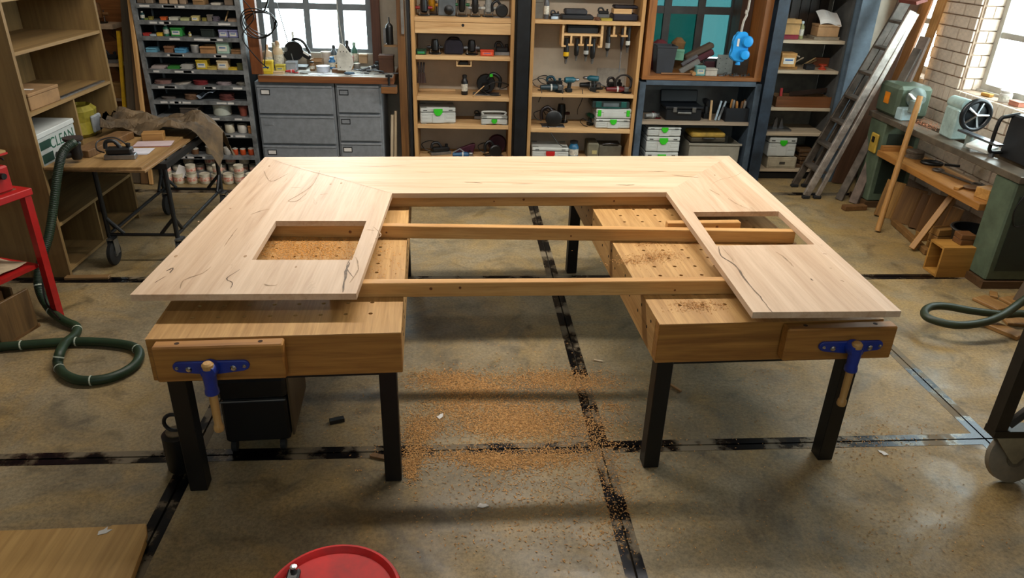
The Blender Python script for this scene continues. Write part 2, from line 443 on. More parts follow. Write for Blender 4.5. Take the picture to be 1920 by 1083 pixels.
def window_x(n, o, x, vbars, hbars, fmat, pane, bar=.05):
    y0, y1, z0, z1 = o
    f = MB().box(x-.03, x+.03, y0, y0+.07, z0, z1).box(x-.03, x+.03, y1-.07, y1, z0, z1).box(x-.03, x+.03, y0+.07, y1-.07, z0, z0+.07).box(x-.03, x+.03, y0+.07, y1-.07, z1-.07, z1)
    win = struct(f.build('window_%d' % n, fmat))
    for v in vbars: MB().box(x-.022, x+.022, v-bar/2, v+bar/2, z0+.07, z1-.07).build('mullion', fmat, win)
    for h in hbars: MB().box(x-.018, x+.018, y0+.07, y1-.07, h-bar/2, h+bar/2).build('transom', fmat, win)
    Y = [y0+.07]+sorted(vbars)+[y1-.07]; Z = [z0+.07]+sorted(hbars)+[z1-.07]
    for i in range(len(Y)-1):
        for j in range(len(Z)-1):
            MB().box(x-.004, x+.004, Y[i]+.01, Y[i+1]-.01, Z[j]+.01, Z[j+1]-.01).build('pane', pane, win)
window_x(3, W3, 4.71, [5.85, 5.1], [1.62, 2.1], FRAMEW, CLEARG)
window_x(4, W4, 4.71, [], [1.62, 2.1], FRAMEW, CLEARG)
struct(MB().box(4.645, 4.79, 4.36, 6.54, 1.131, 1.15).build('trim_1', FRAMEW))
struct(MB().box(W1[0]+.01, W1[1]-.01, 7.955, 8.015, 1.121, 1.135).build('trim_2', FRAMEW))
# ================================================================== THE TABLE ON THE TWO BENCHES
ZB, ZT0, ZT = 0.82, 0.891, 0.92
def frame_plate(outer, hole, z0, z1):
    """plate with a four-cornered cut-out"""
    b = MB(); bm = b.bm
    def ring(p, z): return [bm.verts.new((x, y, z)) for x, y in p]
    oT, oB = ring(outer, z1), ring(outer, z0); iT, iB = ring(hole, z1), ring(hole, z0)
    for i in range(4):
        j = (i+1) % 4
        bm.faces.new((oT[i], oT[j], iT[j], iT[i])); bm.faces.new((oB[i], iB[i], iB[j], oB[j]))
        bm.faces.new((oT[i], oB[i], oB[j], oT[j])); bm.faces.new((iT[i], iT[j], iB[j], iB[i]))
    return b
A_, B_, C_, D_ = (-1.396, 2.752), (-.474, 2.765), (-.449, 4.08), (-1.358, 4.804)
E_, F_, G_, H_ = (1.178, 2.597), (1.821, 2.606), (1.858, 4.978), (1.199, 4.149)
HL = [(-.998, 3.11), (-.542, 3.115), (-.54, 3.623), (-1.008, 3.613)]
HR = [(1.246, 3.313), (1.764, 3.334), (1.769, 3.824), (1.267, 3.804)]
tab = thing('table_top', 'large U-shaped pale oak table top with two rectangular cut-outs lying across both benches', 'table top')
frame_plate([A_, B_, C_, D_], HL, ZT0, ZT).build('left_leaf', OAKT, tab)
frame_plate([E_, F_, G_, H_], HR, ZT0, ZT).build('right_leaf', OAKT, tab)
MB().prism([D_, C_, H_, G_], ZT0, ZT-.0006).build('back_board', OAKB, tab)
CRACK = M('#69523a', 0.6, 0, 0.3, 30); CRACKL = M('#9d8060', 0.6, 0, 0.25, 25)
def mark(pts, w, mat, name='grain_crack', jit=1.0, parent=None, z=ZT):
    """thin filled split in the wood following pixel-measured points on the top"""
    P = smooth_path([at_z(x, y, z) for x, y in pts], 5); b = MB(); n = len(P); L = []; Rr = []
    for i, p in enumerate(P):
        t = (P[min(i+1, n-1)]-P[max(i-1, 0)]); t.z = 0; t.normalize(); q = Vector((-t.y, t.x, 0))
        k = w*(0.35+0.65*math.sin(PI*min(1, max(0.06, i/(n-1)))))*random.uniform(.6, 1.3); j = q*random.uniform(-w, w)*.5*jit
        L.append(b.bm.verts.new(p+j+q*k+Vector((0, 0, .0007)))); Rr.append(b.bm.verts.new(p+j-q*k+Vector((0, 0, .0007))))
    for i in range(n-1): b.bm.faces.new((L[i], L[i+1], Rr[i+1], Rr[i]))
    return b.build(name, mat, parent or tab)
for pts, wd, mt in [
    ([(1347, 462), (1352, 480), (1378, 497), (1400, 528), (1425, 556), (1448, 586)], .007, CRACK),
    ([(1352, 462), (1370, 482), (1376, 492)], .003, CRACKL),
    ([(655, 492), (648, 515), (644, 548)], .010, CRACK), ([(667, 482), (672, 505), (655, 530)], .006, CRACKL), ([(660, 480), (650, 500), (662, 520)], .004, CRACK),
    ([(395, 500), (380, 512), (345, 525), (338, 541)], .005, CRACKL), ([(432, 541), (436, 530), (425, 522), (450, 505)], .004, CRACK),
    ([(600, 320), (585, 348), (555, 368), (541, 377), (558, 376), (575, 362)], .006, CRACKL),
    ([(495, 320), (508, 340), (540, 325)], .006, CRACKL), ([(470, 402), (490, 395), (505, 392)], .005, CRACKL), ([(445, 428), (432, 445), (420, 462)], .004, CRACKL),
    ([(545, 352), (565, 351)], .003, CRACKL), ([(600, 365), (615, 363)], .005, CRACKL), ([(312, 508), (325, 502), (318, 512)], .007, CRACK), ([(290, 530), (310, 518)], .004, CRACK),
    ([(700, 425), (715, 440), (703, 448)], .005, CRACKL), ([(688, 430), (702, 432)], .003, CRACKL),
    ([(1455, 472), (1470, 482), (1488, 500)], .007, CRACKL), ([(1365, 372), (1385, 384), (1403, 391)], .006, CRACKL), ([(1330, 355), (1350, 366)], .006, CRACKL),
    ([(1520, 522), (1524, 526)], .006, CRACK), ([(1543, 475), (1550, 476)], .006, CRACKL), ([(1555, 502), (1560, 503)], .005, CRACKL), ([(1575, 525), (1583, 528)], .005, CRACKL), ([(1335, 345), (1350, 337), (1378, 330), (1393, 321)], .0025, CRACKL),
    ([(1155, 346), (1175, 347), (1190, 346)], .008, CRACKL), ([(1260, 328), (1290, 331), (1310, 333)], .005, CRACKL), ([(870, 341), (905, 343)], .007, CRACKL), ([(655, 312), (700, 312), (760, 310)], .003, CRACKL), ([(960, 345), (1000, 344)], .004, CRACKL),
    ([(1215, 322), (1250, 321)], .004, CRACKL), ([(780, 322), (810, 323)], .003, CRACKL), ([(495, 532), (505, 535), (520, 534)], .006, CRACKL), ([(505, 298), (560, 315), (640, 336), (733, 362)], .0022, CRACKL)]:
    mark(pts, wd*.6, mt)
KNOT = M('#7d5d3e', 0.6, 0, .3, 120, col2='#a88a68')
for px, py, r in [(620, 345, .010), (640, 343, .010), (432, 391, .008), (372, 415, .007), (330, 480, .012), (460, 480, .012), (555, 500, .008), (1340, 328, .008), (505, 311, .010)]:
    r *= .65
    p = at_z(px, py, ZT)
    MB().lathe([(r, 0), (r*.9, .0009), (0, .001)], (p.x, p.y, ZT), 9, sy=1.7).build('knot', KNOT, tab)

# battens between bench and top
def beam(name, label, x0, x1, y0, y1, w=.045, z0=ZB, z1=ZT0, mat=PINE, cat='batten'):
    a = Vector((x0, y0, 0)); c = Vector((x1, y1, 0)); d = c-a; ang = math.atan2(d.y, d.x)
    t = thing(name, label, cat, (x0, y0, z0+.0005), ang)
    MB().box(0, d.length, 0, w, 0, z1-z0-.001, bev=.003).build('timber', mat, t)
    for k in range(3):
        q = d.length*random.uniform(.15, .9); r = random.uniform(.005, .009)
        MB().lathe([(r, 0), (r*.8, .0012), (0, .0014)], n=9, mat=Matrix.Translation((q, 0, random.uniform(.02, .05))) @ Matrix.Rotation(PI/2, 4, 'X')).build('knot', M('#7a4519', 0.6, 0, .3, 90), t)
    return t
def edge_line(a, b, z, x0, x1):
    p, q = at_z(a[0], a[1], z), at_z(b[0], b[1], z); k = (q.y-p.y)/(q.x-p.x)
    return x0, x1, p.y+k*(x0-p.x), p.y+k*(x1-p.x)
beam('pine_batten', 'orange pine batten under the front of the table top, nearest of three', *edge_line((678, 531), (1235, 527), ZT0, -.62, 1.42))
p = at_z(1493, 434, ZT0)
beam('pine_batten', 'middle pine batten crossing under both rectangular cut-outs of the table top', *edge_line((718, 423), (1493, 434), ZT0, -1.25, p.x))
beam('pine_batten', 'pine batten along the inner edge of the table back board', *edge_line((727, 388), (1259, 385), ZB, -.95, 1.45))
beam('pine_batten', 'short pine offcut seen inside the right cut-out behind the middle batten', 1.10, 1.52, 3.70, 3.72)

hb = MB().lathe([(.008, -.0005), (.008, .0005)], n=8, mat=Matrix.Rotation(PI/2, 4, 'Y')).bm
hole_me = bpy.data.meshes.new('side_hole'); hb.to_mesh(hole_me); hb.free(); hole_me.materials.append(M('#2a1a0c', 0.9))
def make_bench(name, label, cx, cy, rz, wd, ln, vise_x, vise_w, side):
    """origin at the front corner nearest the gap; local +x along the front, +y to the back"""
    t = thing(name, label, 'workbench', (cx, cy, 0), rz)
    x0, x1 = (0, wd) if side > 0 else (-wd, 0)
    th = .195; z1 = ZB; z0 = ZB-th
    # top with real dog holes
    b = MB(); bm = b.bm; cell = .105; hr = .0095
    nx, ny = int((wd-.08)/cell), int((ln-.16)/cell)
    ox, oy = x0+(wd-nx*cell)/2, .12
    def q(*v): bm.faces.new([bm.verts.new(p) for p in v])
    for i in range(nx):
        for j in range(ny):
            c = Vector((ox+(i+.5)*cell, oy+(j+.5)*cell, z1)); h = cell/2
            sq = [(h, 0), (h, h), (0, h), (-h, h), (-h, 0), (-h, -h), (0, -h), (h, -h)]
            o = [bm.verts.new(c+Vector((a, d, 0))) for a, d in sq]
            n = [bm.verts.new(c+Vector((hr*math.cos(k*PI/4), hr*math.sin(k*PI/4), 0))) for k in range(8)]
            d_ = [bm.verts.new(v.co-Vector((0, 0, .06))) for v in n]
            for k in range(8):
                l = (k+1) % 8
                bm.faces.new((o[k], o[l], n[l], n[k])); bm.faces.new((n[k], n[l], d_[l], d_[k]))
            bm.faces.new(d_)
    ex0, ex1, ey0, ey1 = ox, ox+nx*cell, oy, oy+ny*cell
    for a, c, d, e in [(x0, x1, 0, ey0), (x0, x1, ey1, ln), (x0, ex0, ey0, ey1), (ex1, x1, ey0, ey1)]:
        q((a, d, z1), (c, d, z1), (c, e, z1), (a, e, z1))
    q((x0, 0, z1-.03), (x0, ln, z1-.03), (x1, ln, z1-.03), (x1, 0, z1-.03))
    bmesh.ops.remove_doubles(bm, verts=bm.verts[:], dist=.0002)
    b.build('perforated_top', BEECH_TOP, t)
    MB().box(x0, x1, 0, .055, z0, z1-.001, bev=.004).build('front_apron', BEECH, t)
    MB().box(x0, x1, ln-.055, ln, z0, z1-.001, bev=.004).build('rear_apron', BEECH, t)
    for sx in (x0, x1-.055):
        s = MB().box(sx, sx+.055, .0555, ln-.0555, z0, z1-.001, bev=.003).build('side_apron', BEECH_TOP, t)
        xo = sx-.0006 if sx == x0 else sx+.055+.0006
        for k in range(int((ln-.2)/.16)):
            for zz in (.05, .105):
                o = bpy.data.objects.new('side_hole', hole_me); COL.objects.link(o); o.parent = s
                o.location = (xo, .12+k*.16+(.05 if zz > .1 else 0), z1-zz)
    for lx in (x0+.03, x1-.105):
        for ly in (.045, ln-.12):
            l = MB().box(lx, lx+.075, ly, ly+.075, 0.002, z0, bev=.003).build('leg', BLACKM, t)
    MB().box(x0+.105, x1-.105, .06, .10, z0-.045, z0).build('rail', BLACKM, t)
    MB().box(x0+.105, x1-.105, ln-.10, ln-.06, z0-.045, z0).build('rail', BLACKM, t)
    # vise: wooden jaw, blue casting, wooden handle
    v0, v1 = vise_x-vise_w/2, vise_x+vise_w/2
    jaw = MB().prism([(v0, -.062), (v1, -.062), (v1, -.004), (v0, -.004)], z1-.165, z1-.005, bev=.006).build('vise_jaw', BEECH, t)
    hx = vise_x+(-.03 if side < 0 else .045)
    for k in (-.16, .16):
        MB().lathe([(.010, 0), (.010, .001)], (vise_x+k, -.03, z1-.0055), 10).build('dog_hole', M('#3a230f', 0.9), jaw)
    zc = z1-.088; pts = []
    for k in range(9): a = PI/2+PI*k/8; pts.append((hx-.125+.022*math.cos(a), .022*math.sin(a)))
    pts += [(hx-.03, -.034), (hx+.03, -.034)]
    for k in range(9): a = -PI/2+PI*k/8; pts.append((hx+.125+.022*math.cos(a), .022*math.sin(a)))
    plate = MB().prism(pts, 0, .014, Matrix.Translation((0, -.063, zc)) @ Matrix.Rotation(PI/2, 4, 'X'), bev=.003).build('vise_bracket', BLUEV, t)
    MB().lathe([(.034, 0), (.034, .035), (.027, .055), (0, .057)], n=16, mat=Matrix.Translation((hx, -.073, zc)) @ Matrix.Rotation(PI/2, 4, 'X')).build('boss', BLUEV, plate, True)
    for k in (-.128, -.085, .085, .128):
        r = .013 if abs(k) < .1 else .008
        MB().lathe([(r, 0), (r, .005), (r*.6, .010), (0, .011)], n=8, mat=Matrix.Translation((hx+k, -.0771, zc-(.008 if abs(k) < .1 else 0))) @ Matrix.Rotation(PI/2, 4, 'X')).build('bolt', CHROME, plate)
    MB().lathe([(.022, -.105), (.028, -.10), (.028, -.085), (.024, -.07), (.027, -.02), (.027, .012), (.020, .014)], (hx, -.112, zc), 16).build('handle_socket', BLUEV, t, True)
    MB().lathe([(0, -.285), (.018, -.283), (.021, -.272), (.019, -.255), (.015, -.25), (.0165, -.17), (.017, -.1), (.017, .01), (.022, .014), (.023, .032), (.016, .040), (0, .041)], (hx, -.112, zc), 14).build('wooden_handle', wood('#c99f63', '#a37a42', 'Z', 1.0, .45), t, True)
    return t
bl = make_bench('workbench', 'wooden workbench with perforated top and blue vise under the left half of the table', -.277, 2.608, math.radians(3.0), 1.005, 2.40, -.715, .50, -1)
br = make_bench('workbench', 'wooden workbench with perforated top and blue vise under the right half of the table', .816, 2.673, math.radians(2.6), 1.02, 2.40, .80, .50, 1)
# ================================================================== BUILDERS FOR SMALL THINGS
def text_part(txt, size, mat, parent, matrix, name='lettering', depth=.0004):
    cu = bpy.data.curves.new(name, 'FONT'); cu.body = txt; cu.size = size; cu.extrude = depth; cu.align_x = 'CENTER'; cu.align_y = 'CENTER'
    tmp = bpy.data.objects.new('tmp', cu); COL.objects.link(tmp)
    bpy.context.view_layer.update()
    me = bpy.data.meshes.new_from_object(tmp.evaluated_get(bpy.context.evaluated_depsgraph_get()))
    bpy.data.objects.remove(tmp); bpy.data.curves.remove(cu)
    me.materials.clear(); me.materials.append(mat); me.name = name
    o = bpy.data.objects.new(name, me); COL.objects.link(o); o.parent = parent; o.matrix_local = matrix
    return o
FRONT = Matrix.Rotation(PI/2, 4, 'X')          # lay a flat xy shape upright, facing -y
def carton(label, loc, w, d, h, col='#a17b4c', rz=0, open_=False, lab=None, cat='box', name='carton', group=None):
    m = M(col, .75, 0, .12, 10)
    t = thing(name, label, cat, loc, rz, group)
    if open_:
        b = MB(); k = .004
        b.box(-w/2, w/2, -d/2, -d/2+k, 0, h).box(-w/2, w/2, d/2-k, d/2, 0, h).box(-w/2, -w/2+k, -d/2+k, d/2-k, 0, h).box(w/2-k, w/2, -d/2+k, d/2-k, 0, h).box(-w/2+k, w/2-k, -d/2+k, d/2-k, 0, k)
        b.build('body', m, t)
        MB().obox((0, -d/2-h*.12, h-h*.10), (w*.96, k, h*.32), rot3(rx=-.6)).build('flap', m, t)
    else:
        MB().box(-w/2, w/2, -d/2, d/2, 0, h*.8, bev=min(.004, h*.06)).build('body', m, t)
        MB().box(-w/2-.003, w/2+.003, -d/2-.003, d/2+.003, h*.8, h, bev=min(.004, h*.06)).build('lid', m, t)
    if lab:
        MB().box(-w*.36, w*.36, -d/2-.005, -d/2-.0031, h*.22, h*.66).build('sticker', M(lab, .6, 0, .05), t)
        MB().box(-w*.26, w*.26, -d/2-.0062, -d/2-.005, h*.46, h*.56).build('print_bar', M('#2c5f9a', .6), t)
    return t
def tin(label, loc, r, h, col='#b9b2a2', band='#a8422c', lidc='#c9c2b4', group=None, name='tin_can', cat='can'):
    t = thing(name, label, cat, loc, random.uniform(0, 3), group)
    MB().lathe([(r*.94, 0), (r, .004), (r, h*.88), (r*.97, h*.9)], n=16).build('body', M(col, .5, .1, .08, 12), t, True)
    if band: MB().lathe([(r*1.012, h*.28), (r*1.012, h*.68)], n=16).build('label_band', M(band, .55, 0, .3, 40, col2='#d8cdb8'), t, True)
    MB().lathe([(r*1.03, h*.9), (r*1.03, h*.985), (r*.95, h), (r*.9, h*.97), (0, h*.97)], n=16).build('lid', M(lidc, .45, .1, .06, 12), t, True)
    return t
def bottle(label, loc, r, h, col, capc, neck=.45, group=None, cat='bottle', name='bottle', rz=0):
    t = thing(name, label, cat, loc, rz, group)
    MB().lathe([(r*.9, 0), (r, .006), (r, h*.66), (r*.8, h*.74), (r*neck, h*.80), (r*neck, h*.86)], n=14).build('body', M(col, .4, 0, .1, 12), t, True)
    MB().lathe([(r*neck*1.15, h*.86), (r*neck*1.15, h*.97), (r*neck*.7, h), (0, h)], n=12).build('cap', M(capc, .4, 0, .1, 12), t, True)
    MB().lathe([(r*1.012, h*.2), (r*1.012, h*.55)], n=14).build('label_band', M('#c8c3b4', .6, 0, .25, 60), t, True)
    return t
def discs(label, loc, r, n, col, lean=0.0, group=None):
    t = thing('sanding_disc_stack', label, 'sanding discs', loc, 0, group)
    for k in range(n):
        MB().lathe([(r, 0), (r, .004), (r*.12, .0045)], n=20, mat=Matrix.Translation((random.uniform(-.006, .006), random.uniform(-.006, .006), k*.0065+.0005+r*math.sin(lean)*.9)) @ Matrix.Rotation(lean, 4, 'Y')).build('disc', M(col, .9, 0, .2, 40), t)
    return t
def systainer(label, loc, w, d, h, rz=0, latch='high', lcol='#2fb51c', panel=True, group=None):
    t = thing('tool_case', label, 'tool case', loc, rz, group)
    MB().box(-w/2, w/2, -d/2, d/2, .006, h*.70, bev=.008).build('body', SYSG, t)
    MB().box(-w/2+.004, w/2-.004, -d/2+.004, d/2-.004, h*.70, h*.715).build('seam', M('#3a3b38', .7), t)
    lid = MB().box(-w/2, w/2, -d/2, d/2, h*.715, h*.985, bev=.008).build('lid', SYSG, t)
    for sx in (-1, 1):
        for sy in (-1, 1):
            MB().box(sx*w*.40-.025, sx*w*.40+.025, sy*d*.38-.02, sy*d*.38+.02, 0, .0065).build('foot', SYSD, t)
            MB().box(sx*w*.40-.03, sx*w*.40+.03, sy*d*.38-.025, sy*d*.38+.025, h*.983, h).build('stacking_stud', SYSD, lid)
    if panel: MB().box(-w*.16, w*.16, -d/2-.007, -d/2, h*.06, h*.66, bev=.003).build('front_panel', SYSG, t)
    z = h*(.74 if latch == 'high' else .48); s = min(h*.30, w*.11)
    MB().prism([(-s*1.15, s*.8), (-s*1.15, -.1*s), (-s*.55, -s*.85), (0, -s), (s*.55, -s*.85), (s*1.15, -.1*s), (s*1.15, s*.8)], 0, .012, Matrix.Translation((0, -d/2-.007, z)) @ FRONT, bev=.002).build('latch', M(lcol, .45, 0, .05, 8), t)
    for sx in (-1, 1):
        for q, zz in ((0, .14), (1, .36), (2, .56)):
            MB().box(sx*w*.34-w*.115, sx*w*.34+w*.115, -d/2-.0035, -d/2+.001, h*zz, h*(zz+.12)).build('rib', SYSG, t)
        MB().box(sx*w*.36-.02, sx*w*.36+.02, -d/2-.0015, -d/2+.001, h*.80, h*.86).build('clip_slot', M('#3a3b38', .7), lid)
    return t
def power_tool(label, loc, rz=0, L=.26, r=.035, col='#14262b', accent='#1f6f86', kind='grinder', tilt=0.0, cord=True, scale=1.0, name='power_tool', group=None, cordc='#0c0c0d'):
    """hand-held machine: motor barrel, grip, head, guard or base plate, cord"""
    t = thing(name, label, 'power tool', loc, rz, group); t.rotation_euler = (0, -tilt, rz); t.scale = (scale,)*3
    X = Matrix.Rotation(PI/2, 4, 'Y')
    mc, ma = M(col, .4, 0, .25, 25), M(accent, .4, 0, .15, 20)
    z0 = r*1.25
    if kind == 'grinder':
        MB().lathe([(0, 0), (r*.7, .005), (r*.8, L*.35), (r, L*.5), (r, L*.78), (r*.75, L*.85), (r*.7, L)], n=14, mat=Matrix.Translation((-L/2, 0, z0)) @ X).build('barrel', ma, t, True)
        MB().lathe([(r*1.02, L*.52), (r*1.02, L*.60)], n=14, mat=Matrix.Translation((-L/2, 0, z0)) @ X).build('collar', M('#b8b8b4', .4), t, True)
        MB().box(L*.38, L*.62, -r*.9, r*.9, z0-r*.8, z0+r*.8, bev=r*.25).build('gear_head', STEEL, t)
        MB().lathe([(L*.26, 0), (L*.26, .006), (.012, .007)], (L*.5, 0, .004), 20).build('disc', mc, t)
        MB().tube([(L*.5, r*.8, z0), (L*.5, r*3.4, z0+.01)], [r*.32, r*.42], 10).build('side_grip', mc, t)
    elif kind == 'saw':
        MB().box(-L*.5, L*.5, -r*1.6, r*1.6, 0, .008, bev=.002).build('base_plate', STEEL, t)
        MB().lathe([(r*.95, 0), (r, .01), (r*.9, L*.42), (r*.6, L*.5)], n=14, mat=Matrix.Translation((0, -r*1.0, r*1.9)) @ Matrix.Rotation(-PI/2, 4, 'X')).build('motor', mc, t, True)
        MB().lathe([(L*.33, -.018), (L*.36, 0), (L*.36, .02), (L*.3, .03)], n=20, mat=Matrix.Translation((0, -r*1.1, L*.37)) @ FRONT).build('blade_guard', mc, t, True)
        MB().tube(smooth_path([(-L*.05, 0, r*3.4), (-L*.25, 0, r*4.6), (-L*.52, 0, r*3.6), (-L*.5, 0, r*1.6)], 5), r*.42, 10).build('handle', ma, t, True)
    elif kind == 'router':
        MB().lathe([(r*2.0, 0), (r*2.0, .01), (r*.5, .012)], n=20).build('base_plate', BLACKP, t)
        for s in (-1, 1): MB().tube([(s*r*1.4, 0, .01), (s*r*1.4, 0, L*.6)], .007, 8).build('column', CHROME, t)
        MB().lathe([(r*.6, L*.16), (r*1.1, L*.25), (r*1.15, L*.7), (r*.95, L*.92), (0, L*.96)], n=16).build('motor', mc, t, True)
        for s in (-1, 1): MB().lathe([(r*.42, 0), (r*.5, r*.6), (r*.42, r*1.3), (0, r*1.4)], n=10, mat=Matrix.Translation((s*r*1.2, 0, L*.42)) @ Matrix.Rotation(s*PI/2, 4, 'Y')).build('knob', ma, t, True)
    elif kind == 'sander':
        MB().lathe([(r*2.1, 0), (r*2.1, .012), (r*1.9, .02)], n=22).build('pad', M('#26160f', .8), t)
        MB().lathe([(r*1.1, .021), (r*1.5, L*.2), (r*1.2, L*.4), (r*1.35, L*.62), (r*.9, L*.75), (0, L*.78)], n=16).build('body', mc, t, True)
        MB().tube(smooth_path([(0, 0, L*.5), (-r*2, 0, L*.58), (-r*4, 0, L*.5)], 5), [r*.75]*10+[r*.6], 12).build('grip', ma, t, True)
    elif kind == 'drill':
        MB().lathe([(r*.9, 0), (r, L*.1), (r, L*.55), (r*.8, L*.62), (r*.55, L*.7), (r*.55, L*.86), (r*.3, L*.95), (0, L*.96)], n=14, mat=Matrix.Translation((-L*.4, 0, L*.75)) @ X).build('barrel', ma, t, True)
        MB().lathe([(r*.57, L*.68), (r*.6, L*.86), (r*.3, L*.95)], n=12, mat=Matrix.Translation((-L*.4, 0, L*.75)) @ X).build('chuck', STEEL, t, True)
        MB().prism([(-.02, -.018), (.02, -.018), (.02, .018), (-.02, .018)], L*.2, L*.72, Matrix.Translation((-L*.15, 0, 0)) @ Matrix.Rotation(.15, 4, 'Y'), bev=.006).build('handle', mc, t)
        MB().box(-L*.30, L*.08, -.035, .035, 0, L*.24, bev=.006).build('battery', mc, t)
    elif kind == 'planer':
        MB().box(-L*.5, L*.5, -r, r, 0, .035, bev=.004).build('sole', STEEL, t)
        MB().box(-L*.42, L*.42, -r*1.05, r*1.05, .0355, .035+r*1.3, bev=r*.3).build('body', mc, t)
        MB().tube(smooth_path([(L*.05, 0, .03+r*1.2), (-L*.12, 0, .03+r*2.6), (-L*.38, 0, .03+r*2.5), (-L*.44, 0, .03+r*1.2)], 5), r*.38, 10).build('handle', ma, t, True)
        MB().lathe([(r*.35, 0), (r*.5, r*.7), (0, r*.9)], (L*.3, 0, .034+r*1.3), 12).build('depth_knob', ma, t, True)
    if cord:
        P = [(-L*.5, 0, z0), (-L*.75, .02, z0*1.4), (-L*.8, .10, z0*2.2), (-L*.3, .13, z0*2.6), (L*.1, .12, z0*1.2), (-L*.2, .10, .012), (-L*.55, .08, .010)]
        MB().tube(smooth_path(P, 6), .005, 6).build('cord', M(cordc, .5), t, True)
    return t
def board(label, c, size, rot, mat, name='board', cat='board', group=None, bev=.003):
    """loose plank; c is its centre"""
    t = MB().obox((0, 0, 0), size, None, bev).build(name, mat); t.location = c; t.rotation_euler = rot.to_euler() if rot is not None else (0, 0, 0)
    return tag(t, label, cat, group)
def lean(label, p0, p1, w, th, mat, up=(0, -1, 0), name='board', cat='board', group=None):
    """plank from p0 (foot) to p1 (head); its broad face looks roughly along 'up'"""
    p0, p1 = Vector(p0), Vector(p1); z = (p1-p0).normalized(); y = -(Vector(up)-z*Vector(up).dot(z)).normalized(); x = y.cross(z)
    R = Matrix((x, y, z)).transposed()
    return board(label, (p0+p1)/2, (w, th, (p1-p0).length), R, mat, name, cat, group)

# ================================================================== LEFT SIDE
CABW = wood('#8d7245', '#6a5230', 'Z', 0.45, 0.6)
XF, XB, CY0, CY1 = -2.85, -3.42, 4.86, 6.09
cab = thing('shelf_cabinet', 'tall open plywood shelf cabinet behind the trolley', 'cabinet')
MB().box(XB, XF, CY0, CY0+.03, 0.001, 2.15).build('side_panel', CABW, cab)
MB().box(XB, XF, CY1-.03, CY1, 0.001, 2.15).build('side_panel', CABW, cab)
MB().box(XB-.012, XB, CY0, CY1, 0.05, 2.15).build('back_panel', CABW, cab)
MB().box(XB, XF, CY0+.031, CY1-.031, 2.12, 2.15).build('top_panel', CABW, cab)
CSH = wood('#94774a', '#6f5733', 'Y', 0.45, 0.6)
for z in (.06, .399, .79, 1.164, 1.545, 1.86): MB().box(XB+.001, XF-.002, CY0+.0305, CY1-.0305, z-.022, z).build('shelf', CSH, cab)
MB().box(XB+.001, XF-.01, 5.46, 5.48, .791, 1.141).build('divider', CABW, cab)
MB().box(XB+.001, XF-.01, 5.42, 5.44, .0605, .376).build('divider', CABW, cab)
carton('flat brown carton with a white tag on the plywood cabinet shelf', (-2.99, 5.14, 1.1645), .24, .36, .11, '#8a6a45', rz=-.03, lab=None)
t = thing('shipping_tag', 'white paper tag lying on the flat brown carton', 'tag', (-2.96, 5.10, 1.2755)); MB().box(-.06, .04, -.02, .02, 0, .0015).build('tag_sheet', PAPER, t)
tag(MB().box(-2.905, -2.875, 5.31, 6.02, 1.1645, 1.175).build('metal_rail', STEEL), 'long shiny metal rail along the cabinet shelf front', 'rail')
t = thing('archive_box', 'white and green storage box lettered CLEAN inside the plywood cabinet', 'box', (-2.86, 5.16, .791))
MB().box(-.36, -.01, -.25, .25, 0, .19, bev=.004).build('body', M('#a3a8a6', .6, 0, .05), t)
MB().box(-.365, -.005, -.255, .255, .1905, .225, bev=.004).build('lid', M('#b4b8b6', .6, 0, .05), t)
SIDE = Matrix.Rotation(PI/2, 4, 'Z') @ FRONT
MB().box(-.0098, -.009, -.23, -.09, .02, .08).build('print_block', M('#10382c', .6), t)
MB().box(-.0098, -.009, -.23, -.09, .11, .165).build('print_block', M('#10382c', .6), t)
text_part('CLEAN', .105, M('#14513a', .6), t, Matrix.Translation((-.0088, .06, .125)) @ SIDE)
t = thing('plastic_sack', 'crumpled yellow and grey plastic sack in the cabinet corner', 'sack', (-3.02, 5.80, .791))
MB().lathe([(.10, 0), (.13, .03), (.12, .12), (.135, .2), (.10, .235), (.085, .215)], n=9, sx=.9, sy=1.2).build('bag', M('#8d8128', .5, 0, .2, 9, .4, 18), t)
MB().box(.098, .125, -.05, .09, .03, .16, bev=.01).build('printed_panel', M('#8f9498', .5), t)

# trolley
tro = thing('workshop_trolley', 'black steel trolley on castors loaded with boards', 'trolley')
TX0, TX1, TY0, TY1 = -2.655, -2.165, 5.13, 6.20
for x in (TX0, TX1):
    for y in (TY0, TY1):
        MB().tube([(x, y, .205), (x, y, .735)], .017, 10).build('leg', BLACKM, tro)
        sx = 1 if x == TX0 else -1; sy = 1 if y == TY0 else -1
        MB().tube([(x, y, .36), (x+sx*.11, y, .235)], .013, 8).build('brace', BLACKM, tro)
        MB().tube([(x, y, .36), (x, y+sy*.11, .235)], .013, 8).build('brace', BLACKM, tro)
        w_ = MB().lathe([(.03, -.017), (.078, -.019), (.09, -.012), (.09, .012), (.078, .019), (.03, .017)], n=20, mat=Matrix.Translation((x+.02, y-.03, .0905)) @ Matrix.Rotation(PI/2, 4, 'Y')).build('castor_wheel', RUBBER, tro, True)
        MB().lathe([(.028, -.021), (.028, .021)], n=12, mat=Matrix.Translation((x+.02, y-.03, .0905)) @ Matrix.Rotation(PI/2, 4, 'Y')).build('hub', STEEL, w_)
        MB().box(x-.006, x-.002, y-.05, y+.02, .08, .205).box(x+.042, x+.046, y-.05, y+.02, .08, .205).box(x-.006, x+.046, y-.05, y+.03, .1975, .2045).build('castor_fork', STEEL, tro)
for x in (TX0, TX1): MB().tube([(x, TY0, .225), (x, TY1, .225)], .013, 8).build('lower_rail', BLACKM, tro)
for y in (TY0, TY1): MB().tube([(TX0, y, .225), (TX1, y, .225)], .013, 8).build('lower_rail', BLACKM, tro)
